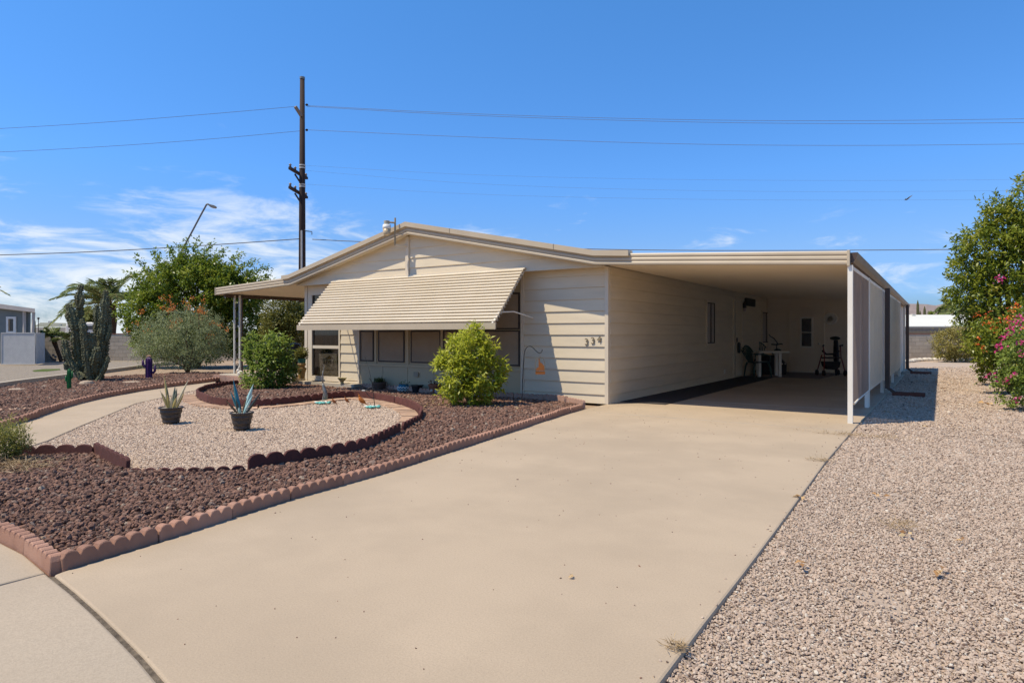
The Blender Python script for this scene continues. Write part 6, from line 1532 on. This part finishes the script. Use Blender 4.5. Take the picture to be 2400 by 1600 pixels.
# street light leaning out of the citrus tree
Zq = 42; b = at(395, HOR+FOC*CAMH/Zq, Zq); t = thing('street_light', 'thin street light on a long slanted arm above the citrus tree', 'street lamp', b)
sg = M('galvanised', (.14, .14, .15), rough=.5)
MB().tube([b, at(395, 655, Zq)], [.12, .08], 8).build('post', sg, t)
MB().tube(smoothpath([at(395, 655, Zq), at(410, 618, Zq), at(440, 562, Zq), at(483, 481, Zq), at(486, 478, Zq), at(490, 480, Zq)], 1), .055, 7).build('arm', sg, t)
MB().extr([at(x, y, Zq-.15) for x, y in ((488, 478), (501, 481), (504, 484), (502, 487), (494, 486), (490, 483))], FWD*.3).build('lamp_head', M('lamp_head', (.2, .2, .2), rough=.5), t)
# soaring bird
p0 = at(2124, 467, 45); t = thing('flying_bird', 'small dark bird soaring in the sky right of the carport', 'bird', p0); kz = 45/FOC; bm2 = M('bird_dark', (.10, .09, .085), rough=.8)
m = MB(); m.tube([p0-RIGHT*5*kz-UP*2*kz, p0-UP*1*kz, p0+RIGHT*5*kz+UP*1*kz], [.3*kz, 1.6*kz, .4*kz], 8)
m.add([p0-RIGHT*1*kz, p0+RIGHT*4*kz, p0+RIGHT*12*kz+UP*9*kz-FWD*.2, p0+RIGHT*9*kz+UP*7*kz, p0-RIGHT*1*kz-UP*.5*kz, p0+RIGHT*4*kz-UP*.5*kz], [(0, 1, 2, 3), (4, 3, 2, 5), (0, 3, 4), (1, 5, 2), (0, 4, 5, 1)])
m.add([p0-RIGHT*2*kz, p0+RIGHT*3*kz, p0-RIGHT*6*kz-UP*2*kz-FWD*.35, p0-RIGHT*11*kz-UP*1*kz-FWD*.4, p0-RIGHT*2*kz-UP*.5*kz, p0+RIGHT*3*kz-UP*.5*kz], [(0, 1, 2, 3), (4, 3, 2, 5), (0, 3, 4), (1, 5, 2), (0, 4, 5, 1)])
m.build('body', bm2, t)

# ------------------------------------------------------------------ litter
litter_m = MLEAF('fallen_leaf', [(0, (.20, .10, .04)), (.5, (.42, .24, .10)), (1, (.56, .42, .22))], trans=.1, rough=.8)
spots = [(1880, 1322, .05, 'curled orange brown leaf on the near gravel close to the driveway edge'), (2060, 1165, .05, 'pale tan leaf on the gravel left of the straw clump'), (2250, 1270, .035, 'tiny orange leaf on gravel near the right edge'),
    (2200, 1340, .07, 'longest pale straw coloured leaf on the near right gravel'), (1880, 1165, .06, 'tan leaf on the gravel beside the middle of the driveway edge'), (2125, 1254, .045, 'small orange leaf right below the straw clump'),
    (1345, 1354, .03, 'single dry brown leaf lying on the bare driveway'), (2165, 1000, .06, 'small reddish leaf just in front of the carport shadow'), (2080, 965, .06, 'brown leaf lying inside the carport shadow on gravel'),
    (2210, 910, .09, 'brown leaf on sunlit gravel just right of the carport shadow'), (2310, 945, .14, 'long dry twig of leaves on gravel near the bougainvillea')]
for (px, py, sz_, lab) in spots:
    p = G(px, py); rg_ = np.random.default_rng(int(px+py)); n = 3
    o = foliage('fallen_leaf', None, litter_m, np.array([p]*n)+rg_.normal(0, sz_*.3, (n, 3))*[1, 1, .1]+[0, 0, .012], rg_.normal(size=(n, 3))*[1, 1, .15], sz_, sz_*.5, rg_.random(n), rg_)
    tag(o, lab, 'fallen leaf', 'fallen leaves')
def tuft(px, py, n, spread, L, label):
    p = G(px, py); rg_ = np.random.default_rng(int(px)); Q = np.array(p)+rg_.normal(0, 1, (n, 3))*spread; Q[:, 2] = np.abs(Q[:, 2])*.3+.005
    Dd = rg_.normal(size=(n, 3)); Dd[:, 2] = np.abs(Dd[:, 2])*.6
    tag(foliage('dry_weed', None, MATS['straw'], Q, Dd, L*rg_.uniform(.5, 1.2, n), .0035, rg_.random(n), rg_), label, 'weed', 'dry weeds')
tuft(1588, 1520, 110, .020, .04, 'dry weed tuft at the near edge of the driveway')
tuft(1925, 1080, 120, np.array([.07, .03, .01]), .06, 'dry weed tuft halfway along the right driveway edge')
tuft(2020, 1022, 420, np.array([.28, .06, .01]), .07, 'long streak of dry straw below the white carport post')
tuft(2110, 1236, 160, .05, .06, 'dry straw clump in the middle of the right gravel')
